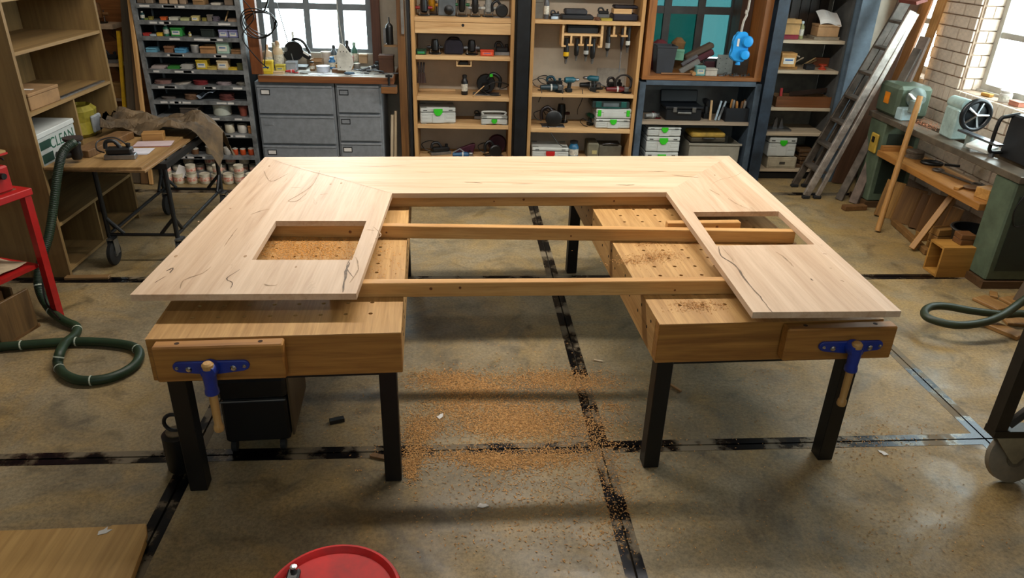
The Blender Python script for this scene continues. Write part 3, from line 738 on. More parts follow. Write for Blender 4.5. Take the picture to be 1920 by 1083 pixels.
f = MB(); f.box(TX0-.03, TX1+.03, TY0-.03, TY0+.005, .735, .775).box(TX0-.03, TX1+.03, TY1-.005, TY1+.03, .735, .775).box(TX0-.03, TX0+.005, TY0+.006, TY1-.006, .735, .775).box(TX1-.005, TX1+.03, TY0+.006, TY1-.006, .735, .775)
f.build('top_frame', BLACKM, tro)
tag(MB().prism([(-2.84, 4.90), (-2.19, 4.875), (-2.17, 6.02), (-2.80, 6.05)], .776, .794, bev=.002).build('plywood_sheet', wood('#987850', '#765834', 'Y', .6)), 'lower plywood sheet on the trolley, its edge showing beneath another sheet', 'plywood sheet')
tag(MB().prism([(-2.845, 4.865), (-2.215, 4.89), (-2.21, 5.20), (-2.235, 5.95), (-2.82, 5.99)], .7945, .8125, bev=.002).build('plywood_sheet', wood('#9c7c4e', '#7a5c34', 'Y', .6)), 'upper plywood sheet on the trolley carrying papers and tools', 'plywood sheet')
TZ = .813
lean('dark brown hardwood plank lying along the left of the trolley', (-2.71, 5.10, TZ+.026), (-2.63, 5.66, TZ+.026), .13, .05, BROWNX, up=(0, 0, 1))
board('small wooden block on the trolley beside the crumpled paper', (-2.40, 5.60, TZ+.031), (.15, .10, .06), rotz(.2), wood('#a47a42', '#7c5628', 'X'), 'wood_block', 'block')
for lab, c, rz, sz, col in [('white printed sheets lying on the trolley front', (-2.42, 5.26), .05, (.24, .15), '#b9b6bd'), ('pinkish envelope with red edge lying behind the white sheets', (-2.36, 5.47), .12, (.26, .14), '#ad9a9c')]:
    t = thing('paper_sheets', lab, 'paper', (c[0], c[1], TZ), rz)
    for k in range(3): MB().obox((k*.004, k*.003, .0012+k*.0024), (sz[0], sz[1], .002), rotz(k*.02)).build('sheet', M(col if k else ('#8c3430' if 'pink' in lab else col), .8, 0, .06), t)
power_tool('black belt-sander type tool with coiled cord lying on the trolley papers', (-2.43, 5.09, TZ), .15, L=.20, r=.036, col='#0e0f10', accent='#191b1c', kind='planer')
# crumpled packing paper
CRUMP = M('#59472f', .75, 0, .35, 6, .6, 14)
random.seed(5)
def crump(u, v):
    x = -2.98+u*1.02; y = 5.68+v*.42
    ph = math.sin(u*11+v*7)*.026+math.sin(u*23-v*19)*.018+abs(math.sin(v*12+u*6))*.034-.02+random.uniform(-.008, .008)
    z = .865+.085*math.sin(PI*min(1, v*1.02))**.6*(.7+.3*math.sin(u*7+1))+ph
    if u > .80: z -= (u-.80)**1.4*2.4*(1+.3*math.sin(v*9)); x -= (u-.8)*.12; y += (u-.8)*.25
    if x > -2.83: z = max(z, TZ+.012) if u < .86 else z
    return (max(x, -2.82) if y < 6.10 else x, y, z)
tag(MB().grid(crump, 34, 14, .004).build('packing_paper', CRUMP), 'crumpled brown packing paper heaped over the far end of the trolley', 'paper', None)

# orbital sander and its extraction hose
power_tool('upside-down orbital sander with round brown pad beside the green hose', (-2.76, 5.00, TZ+.185), 0, L=.20, r=.030, col='#0e0f10', accent='#15181a', kind='sander', cord=False)
o = [x for x in bpy.data.objects if x.get('label', '').startswith('upside-down orbital')][0]; o.rotation_euler = (PI, 0, .6); o.location = (-2.675, 4.99, TZ+.172)
HOSE = M('#0f2317', .5, 0, .2, 12); HOSE2 = M('#1a301a', .5, 0, .15, 9)
hp = [at_y(140, 266, 4.90), at_y(122, 280, 4.83), at_y(113, 300, 4.80), at_y(106, 340, 4.76), at_y(100, 390, 4.70), at_y(92, 440, 4.60), at_y(80, 480, 4.50), at_y(72, 515, 4.42), at_y(75, 545, 4.36), at_y(92, 578, 4.26),
      at_z(118, 600, .04), at_z(143, 612, .03), at_z(140, 628, .03), at_z(122, 643, .05), at_z(112, 662, .075), at_z(109, 684, .03), at_z(122, 702, .03), at_z(155, 713, .03), at_z(205, 708, .03), at_z(248, 688, .03), at_z(262, 664, .03), at_z(250, 650, .03), at_z(215, 643, .03), at_z(165, 640, .03), at_z(120, 641, .03), at_z(60, 645, .03), at_z(0, 650, .03), at_z(-60, 655, .03)]
hose = thing('extraction_hose', 'dark green extraction hose hanging from the trolley and looping on the floor at left', 'hose', (0, 0, 0))
HP = smooth_path(hp, 6)
MB().tube(HP, .027, 12).build('tube', HOSE2, hose, True)
rib = MB()
for i in range(2, 52):
    for q in (0, .5):
        p = HP[i]*(1-q)+HP[i+1]*q; d = (HP[i+1]-HP[i]).normalized(); rib.lathe([(.0275, -.003), (.0295, 0), (.0275, .003)], n=12, mat=Matrix.Translation(p) @ d.to_track_quat('Z', 'X').to_matrix().to_4x4())
rib.build('corrugation', HOSE, hose, True)['kind'] = 'stuff'
for i in (36, 39, 46, 55, 68, 86, 92, 104, 124, 141, 152):
    if i+1 < len(HP):
        p, d = HP[i], (HP[i+1]-HP[i]).normalized()
        MB().lathe([(.029, -.004), (.029, .004)], n=12, mat=Matrix.Translation(p) @ d.to_track_quat('Z', 'X').to_matrix().to_4x4()).build('cable_tie', M('#b8bfae', .5), hose)
MB().tube(smooth_path([at_y(80, 530, 4.33), at_y(84, 560, 4.26), at_y(95, 580, 4.20), at_z(112, 598, .09)], 5), .006, 6).build('power_cable', BLACKP, hose)

# red machine on its stand
st = thing('machine_stand', 'red steel machine stand with lower shelf at the left edge', 'stand', (-2.60, 4.25, 0), math.radians(-19))
for x in (-.62, -.02):
    for y in (-.52, -.02): MB().box(x-.022, x+.022, y-.022, y+.022, .002, .83).build('leg', REDP, st)
MB().box(-.66, .012, -.56, .012, .831, .872, bev=.004).build('top_rail', REDP, st)
MB().box(-.59, -.05, -.50, -.04, .872, .876).build('top_plate', M('#6b4a30', .7), st)
MB().box(-.597, -.043, -.497, -.043, .37, .395).build('lower_shelf', REDP, st)
mc_ = thing('bench_machine', 'red bench machine with pale wooden table at the left edge', 'machine', (-2.60, 4.25, .8765), math.radians(-19))
MB().box(-.50, -.035, -.50, -.06, 0, .15, bev=.01).build('body', REDP, mc_)
MB().box(-.0345, -.028, -.30, -.18, .05, .10).build('rating_plate', M('#2a2c30', .4), mc_)
MB().tube([(-.035, -.12, .10), (-.01, -.12, .10)], .018, 10).build('knob', BLACKP, mc_)
MB().box(-.45, -.25, -.36, -.2, .151, .20).build('neck', REDP, mc_)
MB().box(-.62, -.06, -.56, -.02, .201, .212).build('table_edge', REDP, mc_)
MB().box(-.615, -.065, -.555, -.025, .2125, .225).build('table_plate', wood('#b79a68', '#8d7040', 'Y', .6), mc_)
MB().tube([(-.12, -.08, .195), (-.045, -.075, .19), (-.045, -.07, .18)], .006, 6).build('lever', BLACKP, mc_)
t = thing('paper_sheets', 'crumpled pale paper on the lower shelf of the red stand', 'paper', (-2.60, 4.25, .3955), math.radians(-19))
def pap(u, v): return (-.50+u*.42, -.48+v*.40, .006+.016*(math.sin(u*9+v*5)*math.sin(v*7)+1)*.6)
MB().grid(pap, 12, 10, .002).build('sheet', M('#b7a387', .8, 0, .1), t)
t = thing('wooden_crate', 'rough wooden crate of offcuts standing under the red stand', 'crate', (-2.86, 4.05, 0), -.25)
for i, (x, y, w_, d_, h_) in enumerate([(-.14, -.17, .14, .02, .24), (.03, -.17, .17, .02, .22), (-.15, .13, .30, .02, .25), (-.20, -.02, .02, .28, .25), (.13, -.02, .02, .28, .27)]):
    MB().obox((x, y, h_/2+.001), (w_, d_, h_), None, .003).build('slat', wood('#6f5430', '#45321a', 'Z'), t)
MB().obox((.0, .0, .012), (.28, .26, .02)).build('bottom', BROWNX, t)
board('dark offcut standing in the rough wooden crate', (-2.86, 4.03, .155), (.05, .14, .24), rot3(.12, .1, 0), BROWNW, 'offcut', 'offcut')
MB()
board('flat grey-brown batten lying on the floor under the trolley', (at_z(165, 522).x, at_z(165, 522).y, .0105), (.30, .05, .02), rotz(.05), wood('#8a6b45', '#6b4f2e', 'X'), 'batten', 'batten')

# sheets and drum in the foreground
for k, (lab, poly, z0) in enumerate([
    ('lower plywood sheet lying on the floor at the bottom left corner', [(-2.30, 1.0), (-1.17, 1.15), (-1.31, 2.27), (-1.49, 2.345), (-2.30, 2.33)], .02),
    ('upper plywood sheet with grain streaks lying at the bottom left corner', [(-2.40, .9), (-1.16, 1.10), (-1.312, 2.29), (-1.340, 2.352), (-1.475, 2.347), (-1.478, 2.335), (-2.40, 2.31)], .0385)]):
    tag(MB().prism(poly, z0, z0+.018, bev=.002).build('plywood_sheet', wood('#c09a5e', '#9c7438', 'Y', .5, knots=.3)), lab, 'plywood sheet')
for y in (1.2, 2.1): tag(MB().box(-2.2, -1.45, y, y+.06, .0015, .0195).build('bearer', BROWNX), 'flat bearer under the %s of the plywood sheets' % ('near end' if y < 2 else 'far end'), 'batten')
p = at_z(188, 1003, .057); tag(MB().prism([(0, 0), (.03, .01), (.045, .03), (.025, .028), (.02, .045), (.012, .03), (-.005, .02)], .0575, .060, Matrix.Translation((p.x-.01, p.y, 0))).build('paper_scrap', PAPER), 'torn white paper scrap on the plywood sheet', 'scrap')
dr = thing('red_drum', 'red steel drum with dented round lid in the foreground', 'drum', (-.42, 1.618, 0))
REDL = M('#cc0d0a', .62, 0, .1, 5, .15, 9, col2='#8f1410')
MB().lathe([(.185, 0.001), (.19, .01), (.19, .14), (.196, .15), (.19, .16), (.19, .29), (.196, .30), (.19, .31), (.19, .405)], n=40).build('body', REDL, dr, True)
MB().lathe([(.200, .405), (.214, .42), (.216, .435), (.211, .447), (.202, .449), (.193, .440), (.188, .432), (0, .430)], n=48).build('lid', REDL, dr, True)
c = at_z(550, 1074, .45)-Vector((-.42, 1.618, 0))
cl = MB().box(c.x-.02, c.x+.02, c.y-.03, c.y+.02, .432, .455, bev=.006).build('ring_clasp', BLACKP, dr)
MB().lathe([(.012, 0), (.012, .012), (.005, .013)], (c.x, c.y+.01, .456), 8).build('bolt', CHROME, cl)

# under the left bench
v = thing('dust_extractor', 'black dust extractor on small castors under the left bench', 'vacuum', (-1.03, 3.13, 0), math.radians(4))
MB().box(-.15, .15, -.25, .22, .06, .30, bev=.012).build('tank', BLACKM, v)
MB().box(-.155, .155, -.255, .225, .305, .42, bev=.015).build('motor_head', BLACKP, v)
MB().box(-.15, .15, -.257, -.2555, .298, .304).build('seam', M('#777777', .5), v)
MB().box(.156, .166, -.22, .2, .07, .40).build('side_panel', wood('#5d4a2e', '#43331d', 'Z'), v)
for x in (-.12, .11):
    for y in (-.23, .17): MB().lathe([(.012, -.012), (.03, -.012), (.03, .012), (.012, .012)], n=14, mat=Matrix.Translation((x, y, .0315)) @ Matrix.Rotation(PI/2, 4, 'Y')).build('castor', RUBBER, v)
v = thing('black_canister', 'small black canister with ring handle beside the front left bench leg', 'canister', (-1.345, 2.78, 0))
MB().lathe([(.062, .002), (.066, .01), (.066, .19), (.05, .20), (0, .20)], n=18).build('body', BLACKP, v, True)
MB().lathe([(.045, .2005), (.045, .206), (0, .206)], n=16).build('dusty_cap', M('#6b5a40', .8), v)
MB().tube([(.0+.045*math.cos(a), 0, .252+.045*math.sin(a)) for a in [2*PI*k/18 for k in range(18)]], .009, 8, closed=True).build('ring_handle', BLACKP, v, True)

# floor litter and shavings
def litter(name, label, px, py, size, rz, mat, cat='scrap'):
    p = at_z(px, py); return board(label, (p.x, p.y, size[2]/2+.0015), size, rotz(rz), mat, name, cat, None, .001)
litter('rubber_block', 'small black block lying under the left bench', 632, 791, (.075, .03, .022), .35, BLACKP, 'block')
litter('wood_splinter', 'pale wood splinter beside the steel floor strip between the benches', 1122, 677, (.055, .012, .006), -.35, wood('#cbb9a0', '#a89270', 'X'))
litter('wood_splinter', 'thin wood splinter beside the front left leg of the right bench', 1266, 728, (.09, .014, .010), -1.0, wood('#a07a4c', '#7d5a32', 'X'))
litter('wood_offcut', 'brown offcut lying against the right leg of the left bench', 712, 858, (.09, .03, .012), -.3, BROWNX)
for i, (px, py, lab) in enumerate([(905, 948, 'white paper scrap on the floor in front of the shavings'), (825, 781, 'torn paper scrap lying among the shavings'), (1655, 850, 'paper scrap on the floor right of the right bench')]):
    p = at_z(px, py); tag(MB().prism([(-.025, -.01), (.0, -.016), (.028, -.004), (.015, .008), (.004, .006), (-.012, .014)], .0025, .0055, Matrix.Translation((p.x, p.y, 0)) @ Matrix.Rotation(i*1.1, 4, 'Z')).build('paper_scrap', PAPER), lab, 'scrap')
def chips(name, label, clusters, zf, mat, size=(.003, .0085)):
    b = MB()
    for px, py, sx, sy, n in clusters:
        for k in range(int(n*(1.7 if zf < .1 else 1))):
            x, y = random.gauss(px, sx), random.gauss(py, sy)
            p = at_z(x, y, zf); s = random.uniform(*size); a = random.uniform(0, PI); c, d = math.cos(a)*s, math.sin(a)*s; h = random.uniform(.0006, .004)
            v0 = [(p.x+c, p.y+d, zf+.002), (p.x-d*.35, p.y+c*.35, zf+.002+h), (p.x-c, p.y-d, zf+.002), (p.x+d*.35, p.y-c*.35, zf+.002+h*.6)]
            if v0: b.bm.faces.new([b.bm.verts.new(q) for q in v0])
    o = b.build(name, mat); tag(o, label, 'shavings', None, 'stuff'); return o
CHIP = M('#bd9058', .8, 0, .35, 90, col2='#8a6030')
random.seed(21)
chips('wood_shavings', 'orange wood shavings strewn on the floor between the benches', [(840, 712, 38, 9, 1500), (890, 728, 40, 12, 1500), (1040, 712, 55, 10, 1900), (1100, 722, 40, 10, 600), (850, 760, 30, 14, 700), (800, 800, 20, 14, 600), (960, 775, 55, 20, 2600), (1000, 800, 45, 14, 1600), (930, 798, 40, 12, 1000), (780, 830, 14, 25, 700), (770, 875, 9, 14, 500), (900, 855, 60, 6, 900), (950, 868, 45, 8, 900), (1040, 855, 40, 10, 700), (1080, 790, 40, 12, 500), (1150, 762, 14, 6, 160), (1120, 830, 30, 30, 600), (960, 790, 150, 60, 1800), (1000, 900, 120, 40, 700), (1150, 930, 25, 60, 400), (1080, 990, 150, 40, 400), (1420, 700, 60, 60, 160), (1640, 830, 60, 30, 260), (1700, 980, 120, 50, 200)], 0.0, CHIP)
chips('wood_shavings', 'sawdust shavings on the left bench seen through the left cut-out', [(560, 466, 55, 14, 3600), (600, 470, 50, 12, 1200), (700, 490, 30, 25, 300)], ZB, M('#d79a4a', .8, 0, .3, 90, col2='#a06c2c'), (.002, .006))
chips('wood_shavings', 'sawdust shavings on the right bench top', [(1215, 485, 30, 5, 500), (1240, 478, 15, 5, 300), (1180, 492, 20, 3, 200), (1215, 458, 30, 2, 150), (1310, 574, 25, 5, 500), (1230, 480, 60, 30, 150)], ZB, M('#b98444', .8, 0, .3, 90, col2='#8a5a26'), (.002, .006))
random.seed(33)
# ================================================================== BACK WALL, LEFT: STEEL RACK
PXM = .0048
YR = 7.20
rk = thing('steel_rack', 'tall grey steel rack crammed with abrasives and tins at the back left', 'rack')
RX_0, RX_1 = -3.045, -2.118
RZ = [1.640, 1.498, 1.358, 1.212, 1.064, .918, .775, .622, .455, .235, .045]
for x in (RX_0, RX_1):
    MB().box(x-.02, x+.02, YR, YR+.03, .002, 1.98).box(x-.02, x+.02, YR+.37, YR+.40, .002, 1.98).build('upright', RACKM, rk)
    MB().box(x-.003, x+.003, YR+.031, YR+.369, .002, 1.98).build('side_sheet', M('#2b2c2e', .5, .2), rk)
MB().box(RX_0+.021, RX_1-.021, YR+.385, YR+.395, .002, 1.98).build('back_sheet', M('#17181a', .6, .1), rk)
random.seed(4)
for z in RZ+[1.80]:
    s = MB().box(RX_0+.021, RX_1-.021, YR+.002, YR+.384, z-.012, z).box(RX_0+.021, RX_1-.021, YR, YR+.002, z-.036, z).build('shelf', RACKM, rk)
    for k in range(random.randint(4, 6)):
        x = RX_0+.04+random.random()*.75
        MB().box(x, x+random.uniform(.05, .12), YR-.0012, YR, z-.027, z-.010).build('shelf_label', PAPER, s)
ROWN = ['top visible', 'second', 'third', 'fourth', 'fifth', 'sixth', 'seventh', 'eighth', 'ninth', 'tenth', 'bottom']
def row(i, py, specs, y=None):
    z = RZ[i]+.0008; Y = (y or YR)+.03
    for kind, p0, p1, hp, col, lab in specs:
        x0, x1 = at_y(p0, py, Y).x, at_y(p1, py, Y).x; w_ = x1-x0; h = hp*PXM; xc = (x0+x1)/2
        d = min(.2, max(.05, w_*1.1)); loc = (xc, Y+d/2, z)
        L = lab+' on the '+ROWN[i]+' shelf of the steel rack'
        if kind == 'c': carton(L, loc, w_, d, h, col, random.uniform(-.05, .05))
        elif kind == 'l': carton(L, loc, w_, d, h, col, random.uniform(-.05, .05), lab='#d6d2c4')
        elif kind == 'o': carton(L, loc, w_, d, h, col, random.uniform(-.05, .05), open_=True)
        elif kind == 'b': bottle(L, loc, w_/2, h, col, '#c8c3b4')
        elif kind == 't': tin(L, loc, w_/2, h, col, None)
        elif kind == 'd': discs(L, (xc, Y+w_/2, z), w_/2, max(2, int(h/.0068)), col)
        elif kind == 'D': discs(L, (xc, Y+w_/2, z), w_/2, 3, col, lean=-.12)
        elif kind == 'p':
            t = thing('paper_stack', L, 'abrasive paper', loc, random.uniform(-.1, .1))
            for k in range(max(2, int(h/.006))): MB().obox((random.uniform(-.008, .008), 0, .003+k*.006), (w_*.92, d, .005), rotz(random.uniform(-.06, .06))).build('sheet', M(col, .85, 0, .12), t)
        elif kind == 'w':
            t = thing('flower_pot', L, 'pot', loc); r = w_/2
            MB().lathe([(r*.68, 0), (r*.9, h*.78), (r, h*.78), (r, h), (r*.9, h), (r*.86, h*.8), (r*.6, .01), (0, .01)], n=18).build('pot', M(col, .8, 0, .15), t, True)
        elif kind == 'r':
            t = thing('curled_sheet', L, 'abrasive sheet', loc)
            MB().grid(lambda u, v: ((u-.5)*w_, (v-.5)*d*1.2, h*(.15+.8*abs(math.sin((u-.2)*2.4)))), 12, 4, .003).build('sheet', M(col, .8, 0, .15), t, True)
row(0, 5, [('c', 256, 270, 15, '#5b4a3a', 'brown box'), ('c', 272, 286, 18, '#7a6a58', 'taupe box'), ('c', 298, 313, 14, '#9a7b5c', 'tan box'), ('c', 317, 332, 15, '#a88d70', 'pale tan box'), ('c', 336, 348, 16, '#8c7560', 'grey-brown box'), ('o', 362, 383, 9, '#8a6a44', 'open brown box'), ('p', 396, 414, 4, '#c2b8a8', 'flat paper packet'), ('c', 420, 436, 14, '#6b5a4a', 'dark tan box')])
row(1, 38, [('b', 257, 265, 15, '#27474a', 'dark teal bottle'), ('c', 266, 273, 3, '#6f7a38', 'tiny green box'), ('c', 277, 283, 6, '#7a6d2a', 'small olive box'), ('c', 301, 311, 6, '#c2551c', 'orange box'), ('c', 317, 333, 6, '#b5b2a2', 'white box'), ('c', 338, 354, 5, '#a7a878', 'pale green flat box'), ('l', 359, 372, 9, '#c9b878', 'cream labelled box'), ('c', 379, 387, 6, '#7f7330', 'olive yellow box'), ('c', 388, 397, 12, '#6f675e', 'tall grey box'), ('p', 399, 409, 9, '#5d5560', 'grey-violet packet stack'), ('c', 430, 447, 5, '#8d7560', 'flat brown box')])
lean('thin wooden stick leaning on the second shelf of the steel rack', (at_y(422, 38, 7.26).x, 7.26, RZ[1]+.003), (at_y(426, 20, 7.3).x, 7.33, RZ[1]+.085), .012, .008, SHELFW, name='stick', cat='stick')
row(2, 70, [('c', 263, 274, 5, '#a92a22', 'red box'), ('c', 280, 291, 3, '#a8b0b4', 'white and blue flat case'), ('c', 294, 304, 6, '#cfa62a', 'yellow box'), ('b', 306, 317, 22, '#2f6b52', 'green squat bottle'), ('l', 321, 341, 16, '#2f8a3c', 'green and blue labelled carton'), ('b', 352, 358, 9, '#a08a2a', 'small yellow bottle'), ('c', 378, 402, 15, '#1d2622', 'dark green box'), ('l', 411, 428, 14, '#8a8ab0', 'left blue and white patterned pack'), ('l', 429, 446, 14, '#8888b4', 'right blue and white patterned pack')])
row(3, 101, [('o', 271, 290, 8, '#5f93a8', 'left blue tray'), ('o', 309, 325, 12, '#7a5236', 'brown paper bag'), ('o', 329, 348, 8, '#4f8fb4', 'right blue tray'), ('t', 357, 372, 15, '#8a8784', 'grey tub'), ('o', 376, 405, 13, '#a4764a', 'open brown carton'), ('l', 407, 430, 22, '#9db8a8', 'pale green labelled box'), ('o', 437, 456, 8, '#84603c', 'low brown carton')])
row(4, 132, [('p', 278, 306, 6, '#a99a94', 'fan of pale sanding paper'), ('p', 309, 333, 6, '#2f7a2c', 'green abrasive pad stack'), ('p', 335, 357, 9, '#b0aca4', 'grey-white paper stack'), ('l', 369, 389, 18, '#c4a72c', 'yellow labelled box'), ('o', 391, 408, 6, '#b59c48', 'low yellow tray'), ('l', 410, 430, 18, '#d0b890', 'cream box with blue print'), ('o', 432, 448, 4, '#c8a92c', 'flat yellow tray'), ('c', 451, 462, 13, '#4b4a22', 'dark olive box')])
row(5, 162, [('d', 284, 314, 8, '#8f6a62', 'pink-brown disc stack'), ('D', 322, 354, 8, '#b8aea2', 'tilted pale disc stack'), ('d', 361, 386, 9, '#7d1f22', 'dark red disc stack'), ('d', 404, 430, 7, '#9a8a8c', 'mauve disc stack'), ('d', 447, 466, 7, '#8a8478', 'grey disc stack')])
row(6, 190, [('d', 300, 325, 5, '#6b625c', 'dark grey disc stack'), ('d', 345, 369, 12, '#806048', 'brown disc stack'), ('r', 371, 402, 18, '#8f9aa8', 'blue-grey curled abrasive sheet'), ('d', 409, 436, 13, '#6d3a34', 'red-brown disc stack')])
row(7, 220, [('t', 396, 430, 22, '#b5b8ac', 'white plastic tub'), ('w', 446, 464, 20, '#8a4434', 'terracotta flower pot'), ('c', 340, 372, 16, '#4a4038', 'dark carton')])
row(8, 250, [('t', 434, 453, 19, '#c9c0aa', 'cream roll'), ('t', 454, 474, 19, '#d2cfc8', 'white roll'), ('c', 477, 484, 17, '#a06a3a', 'orange-brown box'), ('c', 350, 376, 14, '#4c4034', 'brown box'), ('c', 390, 420, 14, '#39332c', 'dark brown box')])
row(9, 289, [('t', 340, 353, 17, '#8d7a60', 'tan tin'), ('t', 357, 370, 12, '#6b4a30', 'brown tin'), ('t', 383, 407, 16, '#a8987a', 'wide cream tin'), ('t', 427, 441, 15, '#a7a29a', 'white tin'), ('t', 443, 454, 15, '#b5461c', 'left orange tin'), ('t', 456, 468, 15, '#c04c1c', 'middle orange tin'), ('t', 470, 482, 15, '#b8481e', 'right orange tin')])
ORD = ['first', 'second', 'third', 'fourth', 'fifth', 'sixth', 'seventh', 'eighth', 'ninth']
# paint tins on the bottom shelf and on the floor in front of it
for lvl, z, Y, hp in ((0, RZ[10]+.001, 7.33, .078), (1, RZ[10]+.080, 7.33, .068)):
    xs_ = [-2.95+.108*k for k in range(8)] if lvl == 0 else [-2.842, -2.626, -2.41, -2.302]
    for k, x in enumerate(xs_):
        tin('small paint tin, %s from the left in the %s row on the bottom rack shelf' % (ORD[k], ['lower', 'upper'][lvl]), (x, Y+random.uniform(-.01, .01), z), .050, hp, random.choice(['#b3a890', '#a59c8a', '#bdb4a2']), random.choice(['#a03a26', '#a03a26', '#8a7a60']), '#b8b0a0', group='paint tins on the bottom rack shelf')
FT = [(at_z(p, 343), q) for p, q in ((316, 0), (337, 0), (362, 0), (386, 0), (408, 0), (430, 0), (451, 0), (472, 0))]
for k, (p, q) in enumerate(FT):
    tin('cream paint tin, %s from the left standing on the floor before the rack' % ORD[k], (p.x, min(p.y, 7.12), .0016), .049, .10, random.choice(['#c2b79e', '#b5ab96', '#c9bfa8']), '#a23a24', '#c6bda8', group='paint tins on the floor before the rack')
for k in (0, 2, 4, 6):
    p = FT[k][0]; tin('paint tin stacked on the %s floor tin from the left before the rack' % ORD[k], (p.x+.02*(k == 4), min(p.y, 7.12), .1025), .046, .085, '#b8ae98', '#a84230', '#c6bda8', group='upper tins of the floor row')
tag(MB().obox((at_z(359, 330).x, 7.045, .12), (.085, .003, .11), rot3(-.35, .4, 0)).build('paper_note', PAPER), 'white paper note leaning on the floor tins', 'paper')

# ---- gap left of the rack: leaning battens, wall shelves
tag(MB().box(-4.15, -3.25, 7.90, 7.93, 0.003, 2.2).build('wall_panel', wood('#a8703a', '#7d4a1c', 'X', .8, stave=.14)), 'orange-brown timber wall panel behind the plywood cabinet', 'panel')
for z, nm in ((1.40, 'upper'), (1.02, 'lower'), (.68, 'lowest')):
    t = thing('wall_shelf', nm+' pale wooden wall shelf in the gap left of the steel rack', 'shelf', (-3.66, 7.78, z))
    MB().box(-.30, .18, -.11, .11, -.045 if z > 1.3 else -.02, 0).build('shelf_board', M('#c0a488', .7), t)
    for x in (-.2, .1): MB().prism([(-.10, 0), (.10, 0), (.10, -.12)], -.01, .01, Matrix.Translation((x, 0, -.046 if z > 1.3 else -.021)) @ Matrix.Rotation(PI/2, 4, 'Z') @ FRONT).build('bracket', BROWNW, t)
power_tool('yellow-brown hand machine on the upper wall shelf left of the rack', (-3.64, 7.77, 1.401), .2, L=.20, r=.038, col='#7a5530', accent='#8a5f34', kind='router', cord=False)
power_tool('black hand machine on the lower wall shelf left of the rack', (-3.62, 7.77, 1.021), .3, L=.20, r=.035, col='#121316', accent='#2a3038', kind='planer', cord=False)
carton('small tan box on the lowest wall shelf left of the rack', (-3.58, 7.76, .681), .10, .1, .15, '#a87f48')
lean('dark grey-brown board leaning left of the steel rack', (-3.255, 7.02, .005), (-3.235, 7.60, 1.95), .085, .024, wood('#5a4c3a', '#3f3426', 'Z'))
lean('brown plank leaning against the left side of the steel rack', (-3.165, 7.00, .005), (-3.135, 7.50, 1.95), .075, .024, BROWNW)
lean('thin light batten leaning against the left side of the steel rack', (-3.098, 6.98, .005), (-3.088, 7.30, 1.95), .035, .03, PINE_Z)
lean('bright yellow spirit level leaning left of the boards', (-3.345, 7.10, .005), (-3.40, 7.60, 1.35), .035, .022, M('#d9a80e', .4), name='spirit_level', cat='level')

# ================================================================== FILING CABINETS AND WORKTOP
def filing(label, x0, x1, zs, cards, top):
    t = thing('filing_cabinet', label, 'filing cabinet', ((x0+x1)/2, 7.30, 0)); w_ = x1-x0
    MB().box(-w_/2, w_/2, .025, .55, .002, top, bev=.004).build('body', GREYM, t)
    for (z0, z1), cd in zip(zs, cards):
        d = MB().prism([(-w_/2+.02, 0), (w_/2-.02, 0), (w_/2-.02, .0245), (-w_/2+.02, .0245)], z0+.008, z1-.03, bev=.004).build('drawer', GREYM, t)
        MB().box(-w_/2+.02, w_/2-.02, -.006, .0245, z1-.028, z1-.008, bev=.003).build('pull_lip', GREYM, d)
        cx = -w_/2+(.10 if w_ > .6 else .085); cz = z1-.075
        MB().box(cx-.045, cx+.045, -.004, -.0005, cz-.026, cz+.026).build('card_holder', M('#1e2023', .5, .2) if cd != 2 else GREYM, d)
        MB().box(cx-.037, cx+.037, -.0052, -.0042, cz-.018, cz+.018).build('card', PAPER if cd == 1 else GREYM, d)
    return t
filing('wide grey steel filing cabinet under the window worktop', -2.085, -1.322, [(.635, .925), (.335, .628), (.04, .328)], [1, 2, 1], .945)
filing('narrow grey steel filing cabinet right of the wide one', -1.312, -.865, [(.655, .935), (.37, .65), (.05, .365)], [0, 0, 1], .948)
wt = thing('worktop', 'brown wooden worktop with pale surface below the back window', 'worktop', (0, 0, .95))
MB().box(-2.03, -.735, 7.27, 7.93, 0, .062, bev=.003).build('board', wood('#8a5428', '#5f3314', 'X'), wt)
MB().box(-2.02, -.745, 7.275, 7.92, .0625, .066).build('laminate', M('#a9a59c', .35, 0, .08), wt)
WZ = 1.0165
def wpx(px, py, dy): p = at_y(px, py, 7.3+dy); return p.x
carton('yellow box with dark print on the left end of the worktop', (wpx(501, 140, .06), 7.36, WZ), .125, .07, .125, '#c9ab1e', lab='#d8c23c')
bottle('cream squeeze bottle with pointed tip behind the yellow box', (wpx(500, 125, .2), 7.52, WZ), .045, .25, '#bfa88a', '#b08a66', .3)
bottle('taller cream squeeze bottle beside the window frame', (wpx(517, 125, .25), 7.58, WZ), .048, .28, '#c4b090', '#a88c6a', .35)
tin('cream spray tin behind the squeeze bottles', (wpx(519, 110, .45), 7.80, WZ), .042, .24, '#c0b48c', None)
carton('small yellow carton on the worktop', (wpx(532, 133, .14), 7.45, WZ), .09, .06, .075, '#b3a43a', lab='#c6bc6a')
carton('grey carton on the worktop behind the small yellow carton', (wpx(549, 128, .24), 7.58, WZ), .10, .10, .09, '#8f959c')
power_tool('small red hand tool on the front of the worktop', (wpx(547, 138, .08), 7.40, WZ), .2, L=.10, r=.016, col='#a01c1c', accent='#a51e20', kind='grinder', cord=False)
carton('tiny cream tray at the worktop front edge', (wpx(526, 140, .05), 7.36, WZ), .10, .05, .025, '#c9b08c', open_=True)
